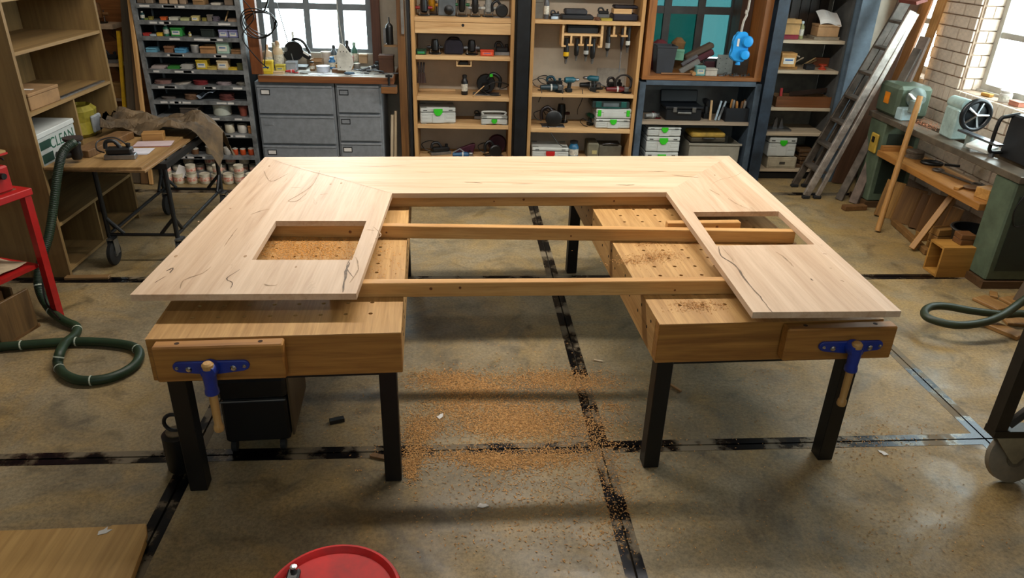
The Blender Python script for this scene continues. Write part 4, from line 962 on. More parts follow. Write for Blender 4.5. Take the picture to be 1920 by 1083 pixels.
# mitre-saw like black machine
t = thing('mitre_saw', 'black and white mitre saw tilted before the back window', 'power tool', (wpx(560, 110, .4), 7.72, WZ))
MB().box(-.14, .16, -.10, .10, 0, .03, bev=.006).build('base', M('#4a4a48', .5, .3), t)
MB().obox((-.05, 0, .10), (.06, .05, .16), rot3(0, -.5, 0), .01).build('arm', BLACKP, t)
MB().lathe([(.11, -.02), (.115, 0), (.11, .02)], n=20, mat=Matrix.Translation((.02, -.03, .20)) @ FRONT).build('blade_guard', BLACKP, t, True)
MB().obox((.10, 0, .18), (.24, .07, .06), rot3(0, .55, 0), .012).build('motor', BLACKP, t)
MB().obox((.11, -.037, .205), (.20, .004, .025), rot3(0, .55, 0)).build('pale_stripe', WHITEP, t)
MB().tube(smooth_path([(-.02, 0, .25), (.03, 0, .33), (.13, 0, .30), (.2, 0, .17)], 5), .016, 10).build('handle', BLACKP, t, True)
MB().lathe([(.028, -.02), (.028, .02)], n=12, mat=Matrix.Translation((-.07, -.06, .22)) @ FRONT).build('knob', STEEL, t)
lean('thin grey metal rod leaning from the worktop up to the window frame', (wpx(553, 115, .3), 7.60, WZ+.002), (wpx(516, 25, .5), 7.90, 1.62), .010, .008, STEEL, name='metal_rod', cat='rod')
bottle('small white capped bottle behind the mitre saw', (wpx(550, 95, .55), 7.90, WZ), .025, .33, '#c6c6c0', '#d0d0c8')
tin('beige tub standing before the back window', (wpx(609, 105, .5), 7.83, WZ), .05, .15, '#b3a89c', None)
for px, h, c, cc, lb in [(623, .215, '#4a5860', '#2a2d30', 'slim grey-green spray can before the window'), (640, .20, '#6a625c', '#8a8680', 'grey spray can in the middle of the window sill'), (651, .265, '#15171a', '#2a2c30', 'tall black spray can before the window'), (662, .24, '#3a6a5c', '#9ab8a8', 'green bottle behind the red box')]:
    bottle(lb, (wpx(px, 105, .5), 7.83 if px != 662 else 7.89, WZ), .031, h, c, cc, .5, name='spray_can', cat='can')
carton('red box on the worktop below the window', (wpx(666, 105, .38), 7.74, WZ+.05), .07, .05, .085, '#a01e34')
carton('brown carton right of the red box', (wpx(679, 105, .42), 7.77, WZ+.05), .085, .07, .09, '#a08464')
carton('flat cardboard box under the red box on the worktop', (wpx(669, 118, .4), 7.74, WZ), .21, .13, .049, '#a9814e')
tin('white plastic bowl on the worktop', (wpx(609, 128, .2), 7.52, WZ), .065, .06, '#b9c0cc', None, '#aab2c0', name='bowl', cat='bowl')
carton('cardboard box in the middle of the worktop', (wpx(568, 122, .3), 7.66, WZ), .11, .1, .11, '#8a6a48', open_=True)
bottle('blue plastic bottle lying behind the white sign', (wpx(622, 118, .38), 7.70, WZ), .035, .12, '#2c6a9c', '#3a7cb0', .6)
discs('grey disc lying flat on the worktop front', (wpx(560, 138, .1), 7.43, WZ), .055, 2, '#8a8a86')
discs('blue-grey disc lying flat beside the white sign', (wpx(645, 136, .1), 7.43, WZ), .05, 2, '#2f4a60')
t = thing('white_sign', 'white house-shaped board with small holes hanging from a cord at the window', 'sign', (wpx(645, 110, .08), 7.42, 1.055))
MB().prism([(-.075, 0), (.055, -.005), (.085, .06), (.08, .14), (.0, .25), (-.03, .26), (-.07, .15)], 0, .015, Matrix.Rotation(.15, 4, 'X') @ FRONT, bev=.002).build('board', M('#cfcdc4', .5), t)
for a, c in ((-.045, .03), (.05, .035), (-.03, .18), (.0, .185), (.03, .18)): MB().lathe([(.005, 0), (.005, .001)], n=8, mat=Matrix.Rotation(.15, 4, 'X') @ FRONT @ Matrix.Translation((a, c, .0152))).build('hole', BLACKP, t)
MB().tube([(-.01, .02, .24), (-.045, .06, .50), (-.06, .08, 1.0)], .006, 6).build('cord', M('#9c9c96', .8), t)
carton('dark brown wooden side of the crate under the white sign', (wpx(630, 133, .15), 7.50, WZ), .12, .09, .036, '#6b4a2c')
random.seed(8)
for k in range(14):   # loose pencils, chisels and files
    px = random.uniform(664, 735); p = Vector((wpx(px, 136, .15), 7.40+random.random()*.28, WZ+.006+.009*(k % 4)))
    a = random.uniform(-.6, .6); L_ = random.uniform(.10, .19)
    t = thing('hand_tool', 'loose file or chisel in the tool heap at the right of the worktop', 'hand tool', p, a, 'hand tools heaped on the worktop')
    MB().box(-L_/2, L_*.1, -.005, .005, -.003, .003).build('blade', STEEL, t)
    MB().tube([(L_*.1, 0, 0), (L_*.2, 0, 0), (L_/2, 0, 0)], [.005, .008, .007], 8).build('handle', random.choice([BLACKP, BLACKP, M('#6b4a2a'), M('#2a2c30')]), t, True)
power_tool('dark angle tool lying at the right end of the worktop', (wpx(700, 135, .18), 7.60, WZ), .5, L=.20, r=.025, col='#101113', accent='#1a1c1f', kind='grinder', tilt=.15, cord=False)
t = thing('drill_clamp', 'small metal clamp on a wooden block at the right worktop end', 'clamp', (at_y(730, 150, 7.26).x, 7.215, .945))
MB().box(-.075, .075, -.045, .05, -.065, .0, bev=.004).build('block', wood('#8a5a2c', '#66401c', 'X'), t)
MB().box(-.07, .07, -.045, .05, .0005, .006).build('plate', STEEL, t)
MB().tube([(0, 0, .006), (0, 0, .11)], .012, 10).build('column', BLACKM, t)
MB().box(-.03, .035, -.02, .02, .085, .105).build('jaw', BLACKM, t)

# posts around the window and the hanging cables
board('red-brown wooden post left of the back window', (-2.035, 7.32, 1.52), (.105, .07, 1.0), None, wood('#8a4f26', '#63330f', 'Z'), 'post', 'post')
board('brown wooden post right of the back window', (-.655, 7.42, 1.0), (.075, .09, 1.98), None, wood('#7a5227', '#52310f', 'Z'), 'post', 'post')
board('dark red-brown board beside the right edge of the window', (at_y(703, 40, 7.7).x-.012, 7.86, 1.48), (.09, .05, .92), None, wood('#5a3320', '#3c2012', 'Z'), 'board', 'board')
struct(MB().box(-.60, -.575, 7.42, 7.52, .002, 2.6).build('trim_3', M('#15171c', .5)))
board('grey pipe-like batten fixed high on the brown post', (-.635, 7.355, 1.62), (.028, .03, .42), None, M('#6f6a64', .7), 'batten', 'batten')
carton('dark brown wooden tool holder box on the post beside the window', (at_y(727, 105, 7.5).x, 7.56, WZ), .17, .14, .20, '#4a2c18')
t = thing('caulking_gun', 'black caulking gun hanging beside the window post', 'caulking gun', (at_y(730, 62, 7.45).x, 7.46, 1.28))
MB().lathe([(.036, .02), (.036, .18), (.03, .20), (.008, .22), (.006, .27)], n=14).build('barrel', BLACKP, t, True)
MB().box(-.06, -.035, -.01, .01, .03, .17).build('trigger_frame', STEEL, t)
MB().box(-.055, .075, -.04, .04, 0, .018).build('holder_plate', wood('#8a6a44', '#66492a', 'X'), t)
cb = thing('cable_coil', 'coil of thin black cable hanging left of the back window', 'cable', (at_y(487, 38, 7.2).x, 7.20, 1.50))
for k in range(4):
    a0 = random.uniform(0, 6); MB().tube([((.13+.012*k)*math.cos(a), -.012*k, (.10+.008*k)*math.sin(a)+.02*math.sin(a*2+k)) for a in [2*PI*q/26 for q in range(26)]], .0055, 6, closed=True).build('loop', BLACKP, cb, True)
MB().tube(smooth_path([(.05, 0, .10), (.1, .0, .22), (.14, .0, .50)], 5), .009, 6).build('strap', BLACKP, cb, True)
MB().tube(smooth_path([(.05, -.01, -.09), (.02, -.01, -.25), (.0, -.02, -.38)], 5), .005, 6).build('tail', BLACKP, cb, True)
MB().tube(smooth_path([(-.17, .0, .42), (-.16, .0, .25), (-.04, -.02, .06), (-.17, -.03, -.12), (-.06, -.05, -.30), (.04, -.06, -.40)], 6), .0055, 6).build('long_loop', BLACKP, cb, True)
for i, (x0, w_, z1, c) in enumerate([(-.80, .03, .62, '#b8a890'), (-.765, .025, .66, '#a89478')]):
    lean(['left', 'right'][i]+' pale board standing in the dark gap right of the filing cabinets', (x0, 7.36, .003), (x0+.025, 7.44, z1), w_, .10, wood(c, '#8a7458', 'Z'))

# more clutter on the worktop
for i, (px, py, dy, sz, rz_, c) in enumerate([(590, 137, .05, (.14, .09, .003), .3, '#cfd2d6'), (617, 134, .10, (.12, .08, .003), -.5, '#c8ccd2'), (603, 138, .03, (.10, .05, .003), .9, '#bfc4cc'), (668, 138, .05, (.12, .06, .003), .2, '#c4c8ce')]):
    tag(MB().obox((0, 0, 0), sz).build('paper_sheet', M(c, .7, 0, .05)), ['white sheet lying front centre on the worktop', 'slanted white sheet behind the front sheet on the worktop', 'small pale slip at the front edge of the worktop', 'pale sheet under the hand tools on the worktop'][i], 'paper')
    o = COL.objects[-1]; o.location = (wpx(px, py, dy), 7.33+dy, WZ+.0016+.0001*i); o.rotation_euler.z = rz_
carton('dark blue-grey box behind the small yellow carton', (wpx(535, 118, .4), 7.70, WZ), .12, .07, .09, '#2c3a46')
carton('brown paper packet behind the cardboard box on the worktop', (wpx(585, 116, .45), 7.78, WZ), .13, .07, .07, '#77634c')
bottle('short amber bottle beside the white bowl', (wpx(590, 128, .28), 7.60, WZ), .026, .09, '#6b4a24', '#1a1a1a', .6)
tin('grey lid-topped tin near the right of the worktop', (wpx(692, 122, .3), 7.70, WZ), .04, .075, '#6f6c66', None)
carton('black battery case at the right back of the worktop', (wpx(712, 118, .42), 7.78, WZ), .12, .08, .07, '#17191c')
# ================================================================== BACK WALL, MIDDLE: WOODEN TOOL SHELVES
YS = 7.40
def tool_shelves(label, x0, x1, shelves, z_top=2.1, extra=None, lmat=PINE_Z):
    t = thing('tool_shelf', label, 'shelf unit', ((x0+x1)/2, YS, 0)); w_ = x1-x0
    MB().box(-w_/2, -w_/2+.035, 0, .44, .002, z_top, bev=.002).build('side_panel', lmat, t)
    MB().box(w_/2-.035, w_/2, 0, .44, .002, z_top, bev=.002).build('side_panel', lmat, t)
    MB().box(-w_/2+.036, w_/2-.036, .428, .44, .05, z_top).build('back_panel', M('#b8a995', .8, 0, .06, 4), t)
    for z, th in shelves: MB().box(-w_/2+.0355, w_/2-.0355, .002, .427, z-th, z, bev=.002).build('shelf', SHELFW, t)
    return t
B1 = tool_shelves('pine tool shelf unit left of the black column', -.560, .440, [(1.563, .04), (1.208, .036), (.812, .036), (.531, .038), (.17, .036), (1.95, .036)])
dw = MB().box(-.463, .463, -.004, .02, 1.418, 1.52, bev=.002).build('drawer_front', SHELFW, B1)
MB().lathe([(.014, 0), (.014, .001)], n=14, mat=Matrix.Translation((0, -.0042, 1.498)) @ FRONT).build('finger_hole', BLACKP, dw)
MB().box(-.463, .463, .0205, .40, 1.42, 1.515).build('drawer_box', SHELFW, B1)
B2 = tool_shelves('pine tool shelf unit right of the black column', .600, 1.708, [(1.563, .034), (.864, .034), (.511, .042), (.17, .036), (1.95, .036)])
# hanging rack under the top shelf of the right unit
rkk = thing('drill_rack', 'pine drill rack with T-shaped holders under the right tool shelf', 'rack', (0, YS+.03, 0))
def rx(px, py=60): return at_y(px, py, YS+.03).x
zt, zm, zb = 1.527, 1.432, 1.330
MB().box(rx(1054), rx(1058), 0, .2, zb, zt).build('side', SHELFW, rkk)
MB().box(rx(1127), rx(1131.5), 0, .2, zb, zt).build('side', SHELFW, rkk)
MB().box(rx(1058)+.001, rx(1127)-.001, 0, .2, zm-.012, zm+.010).build('shelf', SHELFW, rkk)
for px in (1072, 1091, 1108): MB().box(rx(px)-.009, rx(px)+.009, 0, .2, zb+.016, zm-.0125).box(rx(px)-.028, rx(px)+.028, 0, .2, zb-.002, zb+.015).build('holder', SHELFW, rkk)
MB().box(rx(1054)+.001, rx(1054)+.045, 0, .2, zb-.016, zb-.0005).build('holder_foot', SHELFW, rkk)
MB().box(rx(1131.5)-.045, rx(1131.5), 0, .2, zb-.016, zb-.0005).build('holder_foot', SHELFW, rkk)
for px in (1151.5, 1172): MB().box(rx(px)-.010, rx(px)+.010, 0, .2, zm+.006, zt).box(rx(px)-.032, rx(px)+.032, 0, .2, zm-.012, zm+.0055).build('holder', SHELFW, rkk)
def hang_tool(label, px, y0, y1, w_, col='#101114', band=None, kind='drill'):
    a, c = at_y(px, y0, YS+.05), at_y(px, y1, YS+.05); h = a.z-c.z
    t = thing('hanging_tool', label, 'power tool', (c.x, YS+.06, c.z)); r = w_/2
    if kind == 'driver':
        MB().lathe([(.003, 0), (.003, h*.45), (r*.4, h*.5), (r, h*.62), (r, h*.9), (r*.7, h), (0, h)], n=10).build('handle', M(col, .4), t, True)
        MB().lathe([(.004, -.02), (.004, h*.44)], n=8).build('blade', STEEL, t)
    else:
        MB().lathe([(r*.25, 0), (r*.5, h*.06), (r*.55, h*.18), (r*.9, h*.24), (r, h*.5), (r*.8, h*.85), (r*.9, h), (0, h)], n=12).build('barrel', M(col, .4, 0, .2, 20), t, True)
        MB().lathe([(r*.27, -.012), (r*.52, h*.05), (r*.56, h*.17)], n=10).build('chuck', STEEL, t, True)
        MB().obox((0, r*1.6, h*.82), (r*1.1, r*3, r*1.3), None, r*.3).build('grip', BLACKP, t)
        if band: MB().lathe([(r*1.03, h*.28), (r*1.03, h*.45)], n=12).build('band', M(band, .4), t, True)
hang_tool('black drill with a yellow band hanging from the drill rack', 1060.5, 72, 118, .055, band='#d8a80c')
hang_tool('black drill second from the left in the drill rack', 1080, 72, 112, .05)
hang_tool('black drill with a silver ring third in the drill rack', 1098, 72, 113, .05, band='#a8a8a4')
hang_tool('plain long black tool hanging at the right of the drill rack box', 1110, 72, 118, .055)
hang_tool('black drill with a grey collar hanging right of the rack box', 1138, 50, 105, .05, band='#8d8a84')
hang_tool('slim dark screwdriver hanging in the rack', 1161.5, 52, 132, .035, col='#15151c', kind='driver')
hang_tool('black tool with white rings hanging at the far right of the rack', 1176, 52, 97, .045, band='#c8c6bc')

def on(z, px0, px1, dy=.06): x0, x1 = at_y(px0, 0, 1).x, 0; return None
def sx(px, py, dy=.12): return at_y(px, py, YS+dy).x
# --- left unit, top shelf
Zs = 1.5635
power_tool('dark router with white mark at the left end of the top left tool shelf', (sx(782, 30), YS+.16, Zs), 0, L=.20, r=.038, col='#14161a', accent='#8a1e1e', kind='router', cord=False)
power_tool('yellow-topped hand machine on the top left tool shelf', (sx(808, 30), YS+.22, Zs), 0, L=.26, r=.036, col='#b07a14', accent='#c98a10', kind='router', cord=False)
t = thing('jig_case', 'grey plastic machine body on the top left tool shelf', 'machine', (sx(838, 30), YS+.2, Zs))
MB().prism([(-.10, 0), (.10, 0), (.11, .20), (.02, .26), (-.09, .22)], -.07, .07, FRONT, bev=.012).build('housing', M('#5a6064', .5), t)
MB().lathe([(.05, 0), (.055, .03), (.03, .05), (0, .05)], n=16, mat=Matrix.Translation((.03, -.07, .07)) @ FRONT).build('drum', BLACKP, t, True)
power_tool('black upright machine with green dot on the top left tool shelf', (sx(866, 30), YS+.16, Zs), 0, L=.30, r=.036, col='#0c0f10', accent='#1f5a34', kind='router', cord=False)
power_tool('black and silver router on the top left tool shelf', (sx(889, 30), YS+.16, Zs), 0, L=.22, r=.032, col='#191b1e', accent='#8a8c8e', kind='router', cord=False)
power_tool('silver machine with white handle on the top left tool shelf', (sx(918, 30), YS+.18, Zs), .3, L=.22, r=.036, col='#8f918e', accent='#c0c0b8', kind='router', cord=False)
power_tool('black circular machine at the right end of the top left tool shelf', (sx(947, 30), YS+.16, Zs), .1, L=.20, r=.038, col='#0e1012', accent='#15181c', kind='saw', cord=False)
# --- left unit, second shelf
Zs = 1.2085
carton('small black and green case at the left of the second tool shelf', (sx(780, 100), YS+.10, Zs), .10, .09, .05, '#0f3018', lab='#2c8a3c')
power_tool('black cone-shaped machine left of the dark bag', (sx(801, 100), YS+.14, Zs), 0, L=.16, r=.034, col='#0d0e10', accent='#15161a', kind='router', cord=False)
t = thing('tool_bag', 'dark violet fabric tool bag on the second tool shelf', 'bag', (sx(847, 98), YS+.16, Zs))
MB().prism([(-.10, 0), (.10, 0), (.095, .10), (.06, .145), (-.06, .15), (-.095, .11)], -.07, .07, FRONT, bev=.016).build('bag_body', M('#1a1622', .9, 0, .2), t)
MB().tube(smooth_path([(-.06, 0, .145), (-.03, 0, .165), (.04, 0, .162), (.06, 0, .14)], 4), .007, 6).build('strap', BLACKP, t)
power_tool('small black machine with a silver bolt right of the dark bag', (sx(887, 100), YS+.14, Zs), 0, L=.15, r=.032, col='#0e0f12', accent='#5a5c60', kind='router', cord=False)
carton('orange-red case with black lid on the second tool shelf', (sx(909, 102), YS+.09, Zs), .13, .08, .055, '#c8401c', lab='#d8603c')
power_tool('flat black hand planer at the right of the second tool shelf', (sx(946, 103), YS+.15, Zs), 0, L=.15, r=.034, col='#0c0d10', accent='#16181c', kind='planer', cord=False)
t = thing('small_bracket_box', 'small open wooden box fixed beneath the second tool shelf', 'box', (sx(870, 115, .05), YS+.07, 1.110))
MB().box(-.075, -.065, -.05, .05, 0, .06).box(.065, .075, -.05, .05, 0, .06).build('side', SHELFW, t)
MB().box(-.0645, .0645, -.05, .05, 0, .010).build('bottom', SHELFW, t); MB().box(-.05, .045, -.035, .045, .0105, .045, bev=.008).build('dark_insert', BLACKP, t)
t = thing('hanging_brushes', 'dark brown brushes hanging at the left under the second tool shelf', 'brush', (sx(781, 120, .1), YS+.10, .93))
for k in range(3):
    MB().obox((-.025+.025*k, 0, .15), (.02, .02, .10), rot3(0, .1*(k-1), 0), .004).build('handle', M('#2a1c18', .6), t)
    MB().lathe([(.02, 0), (.014, .08), (.010, .10)], (-.025+.025*k, 0, 0), 10).build('bristles', M('#3a2620', .9), t)
# --- left unit, third shelf
Zs = .8125
for i, px in enumerate((800, 836)): board(['left', 'right'][i]+' thin pine strip lying at the back of the third tool shelf', (sx(px, 172, .3), YS+.3, Zs+.012), (.19, .03, .022), rotz(.03), SHELFW, 'strip', 'strip')
bottle('tall black spray bottle on the third tool shelf', (sx(871, 172), YS+.14, Zs), .034, .20, '#0e1014', '#14161a', .6)
t = power_tool('large black plunge saw with green badge on the third tool shelf', (sx(927, 178), YS+.16, Zs), PI, L=.27, r=.045, col='#0c0f11', accent='#101416', kind='saw')
MB().obox((-.05, .06, .20), (.03, .005, .03)).build('badge', LATCH, t)
lean('pale wooden stick leaning on the black plunge saw', (sx(886, 176, .05), YS+.05, Zs+.004), (sx(908, 155, .06), YS+.03, Zs+.115), .010, .008, SHELFW, name='stick', cat='stick')
# --- left unit, fourth shelf
Zs = .5315
systainer('large pale grey tool case with high green latch on the left tool shelf', (sx(817, 236, .14)-.005, YS+.165, Zs), .36, .24, .165, .12)
t = systainer('small pale grey case with carry handle on the left tool shelf', (sx(926, 234, .13), YS+.12, Zs), .27, .18, .085, 0, 'low', panel=False)
MB().tube(smooth_path([(-.11, 0, .085), (-.11, 0, .115), (.11, 0, .115), (.11, 0, .085)], 4), .010, 8).build('carry_handle', SYSG, t)
power_tool('small black charger left of the small pale grey case', (sx(898, 225, .22), YS+.3, Zs), 0, L=.10, r=.02, col='#0e0f10', accent='#1c1e20', kind='planer', cord=False)
# --- left unit, bottom shelf
Zs = .1705
power_tool('black machine with cable at the left of the bottom tool shelf', (sx(805, 292, .2), YS+.2, Zs), .3, L=.24, r=.04, col='#0d0e10', accent='#14161a', kind='planer')
t = thing('maroon_guard', 'maroon wedge-shaped saw guard on the bottom tool shelf', 'guard', (sx(858, 285, .2), YS+.2, Zs))
MB().prism([(-.12, 0), (.10, 0), (.13, .12), (.10, .13), (-.08, .06)], -.03, .03, FRONT, bev=.008).build('shell', M('#3d0f24', .5, 0, .15), t)
MB().tube([(-.13, -.02, .02), (-.05, -.03, .07), (.0, -.03, .03)], .008, 8).build('hose', M('#8a8c8e', .5), t)
power_tool('black angle grinder with blue body on the bottom tool shelf', (sx(860, 295, .08), YS+.08, Zs), .1, L=.20, r=.03, col='#0f1012', accent='#1f4f74', kind='grinder', cord=False)
power_tool('black corded jigsaw in the middle of the bottom tool shelf', (sx(905, 290, .16), YS+.18, Zs), .2, L=.2, r=.038, col='#0c0d0f', accent='#121418', kind='saw')
t = thing('maroon_guard', 'maroon round saw hood at the right end of the bottom tool shelf', 'guard', (sx(952, 290, .25), YS+.25, Zs))
MB().lathe([(.09, -.03), (.10, 0), (.09, .03)], n=20, mat=Matrix.Translation((0, 0, .10)) @ FRONT).build('shell', M('#4a1028', .5, 0, .15), t, True)
# --- right unit, top shelf
Zs = 1.5635
bottle('black glue cartridge with red band on the top right tool shelf', (sx(1025, 35, .1), YS+.1, Zs), .032, .26, '#4a4c50', '#16181c', .6)
carton('tall grey carton at the left of the top right tool shelf', (sx(1006, 35, .14), YS+.15, Zs), .09, .09, .2, '#6a675f')
power_tool('black clamp-like tool beside the glue cartridge', (sx(1044, 38, .1), YS+.1, Zs), .4, L=.12, r=.022, col='#101114', accent='#17191c', kind='planer', cord=False)
t = thing('machine_case', 'long dark grey machine case on the top right tool shelf', 'case', (sx(1080, 36, .14), YS+.15, Zs))
MB().box(-.165, .165, -.09, .09, 0, .045, bev=.012).build('lower_shell', M('#17191e', .5), t); MB().box(-.13, .10, -.08, .08, .0455, .10, bev=.015).build('upper_shell', M('#2c2e33', .5), t)
discs('brown wooden disc standing on the top right tool shelf', (sx(1112, 38, .08), YS+.08, Zs), .03, 5, '#6b4630')
power_tool('small black tool on a yellow tray on the top right tool shelf', (sx(1133, 38, .1), YS+.13, Zs+.021), 0, L=.12, r=.022, col='#0f1012', accent='#16181a', kind='planer', cord=False)
carton('flat yellow tray on the top right tool shelf', (sx(1133, 40, .06), YS+.12, Zs), .11, .13, .020, '#9a8a30')
t = thing('machine_case', 'dark violet case at the right end of the top right tool shelf', 'case', (sx(1164, 38, .12), YS+.15, Zs))
MB().box(-.125, .125, -.1, .1, 0, .065, bev=.012).build('lower_shell', M('#16131f', .5), t); MB().box(-.11, .125, -.06, .09, .111, .14, bev=.01).build('upper_shell', M('#16131f', .5), t)
MB().box(-.12, .06, -.085, .05, .0655, .1105, bev=.003).build('wooden_insert', SHELFW, t)
# --- right unit, middle shelf
Zs = .8645
power_tool('teal and black angle grinder at the left of the right tool shelf', (sx(1018, 172, .12), YS+.13, Zs), .1, L=.24, r=.042, col='#0a1416', accent='#0f2a33', kind='grinder')
power_tool('black corded sander with looped cable on the right tool shelf', (sx(1040, 165, .25), YS+.27, Zs), .2, L=.20, r=.035, col='#0e1114', accent='#123a48', kind='planer')
power_tool('teal cordless drill in the middle of the right tool shelf', (sx(1074, 172, .1), YS+.12, Zs), .2, L=.19, r=.034, col='#0d1517', accent='#12505f', kind='drill')
power_tool('teal impact driver beside the teal drill', (sx(1092, 172, .2), YS+.24, Zs), PI-.3, L=.20, r=.034, col='#0d1517', accent='#125566', kind='drill')
power_tool('black and red grinder on the right tool shelf', (sx(1125, 174, .1), YS+.12, Zs), .05, L=.24, r=.034, col='#101113', accent='#5a1016', kind='grinder', cord=False)
cc = thing('cable_coil', 'coil of grey-brown cable at the right end of the right tool shelf', 'cable', (sx(1167, 170, .12), YS+.14, Zs))
for k in range(5): MB().tube([(.085*math.cos(a)+.004*k, .03*math.sin(a*2+k)*.4, .095+.08*math.sin(a)) for a in [2*PI*q/20 for q in range(20)]], .008, 6, closed=True).build('loop', M('#2c2826', .6), cc, True)
board('white board standing at the back of the right tool shelf', (sx(1145, 160, .38), YS+.395, Zs+.10), (.30, .012, .19), None, M('#a9a296', .7), 'board', 'board')
# --- right unit, lower shelf
Zs = .5115
power_tool('black corded saw with red motor on the lower right tool shelf', (sx(1035, 238, .15), YS+.17, Zs), 0, L=.28, r=.05, col='#0e0f11', accent='#1a1214', kind='saw')
power_tool('black cable-wrapped sander behind the corded saw', (sx(1058, 232, .3), YS+.33, Zs), .3, L=.24, r=.045, col='#101215', accent='#3a1418', kind='router')
power_tool('dark green cordless drill beside the stacked tool cases', (sx(1090, 238, .1), YS+.12, Zs), PI/2+.4, L=.16, r=.03, col='#0c100e', accent='#0f3d28', kind='drill')
systainer('lower pale grey tool case with central green latch in the right unit stack', (sx(1138, 240, .14), YS+.16, Zs), .375, .28, .105, 0, 'high')
t = thing('tool_case', 'pale grey tool case with two green side clips in the right unit stack', 'tool case', (sx(1138, 240, .14), YS+.16, Zs+.106))
MB().box(-.19, .19, -.145, .14, 0, .06, bev=.008).build('body', SYSG, t); MB().box(-.19, .19, -.145, .14, .0605, .102, bev=.008).build('lid', SYSG, t)
for s in (-1, 1): MB().box(s*.155-.018, s*.155+.018, -.155, -.1455, .025, .092, bev=.003).build('clip', LATCH, t)
MB().box(-.11, .11, -.149, -.1455, .02, .07).build('front_panel', SYSG, t)
t = thing('organizer_case', 'flat teal organizer case on top of the stacked tool cases', 'case', (sx(1138, 240, .14), YS+.16, Zs+.209))
MB().box(-.195, .195, -.14, .14, 0, .07, bev=.01).build('body', M('#26302f', .4), t)
for s in (-1, 1): MB().box(s*.13-.03, s*.13+.03, -.15, -.1405, .01, .072, bev=.004).build('clip', M('#0f4a44', .45), t)
MB().box(-.08, .08, -.146, -.1405, .02, .055).build('window_panel', M('#5a6468', .3), t); MB().box(-.1, .1, -.144, -.1405, .003, .016).build('lower_lip', M('#0f4a44', .45), t)
# --- right unit, bottom
Zs = .1705
systainer('pale grey tool case with red latch on the bottom of the right tool shelf', (sx(1029, 294, .14), YS+.16, Zs), .385, .28, .135, 0, 'low', '#b01414')
t = bottle('blue plastic bottle with black cap on the bottom right shelf', (sx(1075, 294, .1), YS+.12, Zs), .052, .19, '#1f5f84', '#14161a', .7)
t = thing('beige_machine', 'dusty beige machine housing on the bottom right shelf', 'machine', (sx(1130, 294, .16), YS+.22, Zs))
MB().box(-.18, -.06, -.12, .12, 0, .165, bev=.012).build('motor_block', M('#6f6a56', .6), t); MB().box(-.058, .19, -.10, .12, 0, .14, bev=.01).build('housing', M('#5c584a', .6), t)
MB().box(-.13, -.08, -.123, -.1205, .05, .09).build('rating_plate', M('#a89c6a', .5), t); MB().tube(smooth_path([(-.02, -.1, .15), (.06, -.12, .165), (.15, -.1, .15)], 4), .008, 6).build('handle', BLACKP, t)
t = thing('face_shield', 'black-framed blue face shield hanging off the bottom right shelf', 'face shield', (sx(1186, 296, -.17), YS-.17, .002))
MB().lathe([(.10, .16), (.105, .19), (.085, .235), (.04, .26), (0, .262)], n=16).build('blue_dome', M('#10309c', .35), t, True)
MB().tube(smooth_path([(-.15, -.03, .22), (-.16, -.06, .27), (.0, -.09, .28), (.15, -.06, .27), (.14, -.03, .2)], 4), .008, 6).build('wire_frame', BLACKP, t)
MB().lathe([(.11, 0), (.12, .02), (.10, .155)], n=16).build('base_can', M('#2a2c30', .5), t, True)

# ---- columns
def hcol(label, x0, x1, y0, y1, mat, name='steel_column'):
    t = thing(name, label, 'column', ((x0+x1)/2, (y0+y1)/2, 0)); w_ = (x1-x0)/2; d = (y1-y0)/2
    MB().box(-w_, w_, -d, -d+.012, .002, RZ1-.002).build('flange', mat, t); MB().box(-w_, w_, d-.012, d, .002, RZ1-.002).build('flange', mat, t)
    MB().box(-.006, .006, -d+.0125, d-.0125, .002, RZ1-.002).build('web', mat, t)
    return t
hcol('black steel column between the two pine tool shelf units', .462, .582, 7.30, 7.44, M('#0f1318', .4, .2, .4, 6))
hcol('dark blue steel column right of the window nook', 2.972, 3.085, 7.31, 7.45, BLUECOL)
hcol('pale blue-grey steel column behind the ladder', 3.80, 3.98, 7.32, 7.46, M('#6b7d8c', .5, .1, .2, 4))

# ================================================================== WINDOW NOOK AND GREY STEEL CABINET
nk = thing('window_nook', 'brown wooden box frame around the teal window', 'frame')
NX0, NX1 = 1.735, 2.955
NW = wood('#a0662e', '#6d3f15', 'Z'); NWX = wood('#a0662e', '#6d3f15', 'X')
MB().box(NX0, NX0+.075, YS-.02, YS+.54, 1.062, 2.3).build('stile', NW, nk); MB().box(NX1-.075, NX1, YS-.02, YS+.54, 1.062, 2.3).build('stile', NW, nk)
MB().box(NX0, NX1, YS-.02, YS+.54, 1.025, 1.061).build('bottom_board', NWX, nk)
MB().box(NX1-.20, NX1-.08, YS+.3, YS+.53, 1.062, 2.3).build('inner_board', wood('#4a2c14', '#2c1808', 'Z'), nk)
NZ = 1.0625
t = thing('grey_bin', 'tall dark grey plastic bin in the window nook', 'bin', (sx(1244, 141, .15), YS+.16, NZ))
MB().lathe([(.115, 0), (.14, .25), (.15, .255), (.15, .27), (.135, .27), (.11, .01), (0, .01)], n=4, mat=Matrix.Rotation(PI/4, 4, 'Z')).build('bin_body', M('#2f3238', .6, 0, .1), t)
for lab, px, w_, h, col, dy in [('maroon cloth bundle behind the grey bin', 1232, .17, .30, '#5c1a22', .38), ('brown leather pouch sticking up behind the grey bin', 1266, .14, .32, '#6b4a24', .42)]:
    t = thing('cloth_bundle', lab, 'cloth', (sx(px, 130, dy), YS+dy, NZ)); MB().lathe([(w_*.5, 0), (w_*.56, h*.3), (w_*.48, h*.65), (w_*.55, h*.85), (w_*.2, h), (0, h*.98)], n=9, sy=.55).build('cloth', M(col, .85, 0, .2, 9, .4, 20), t)
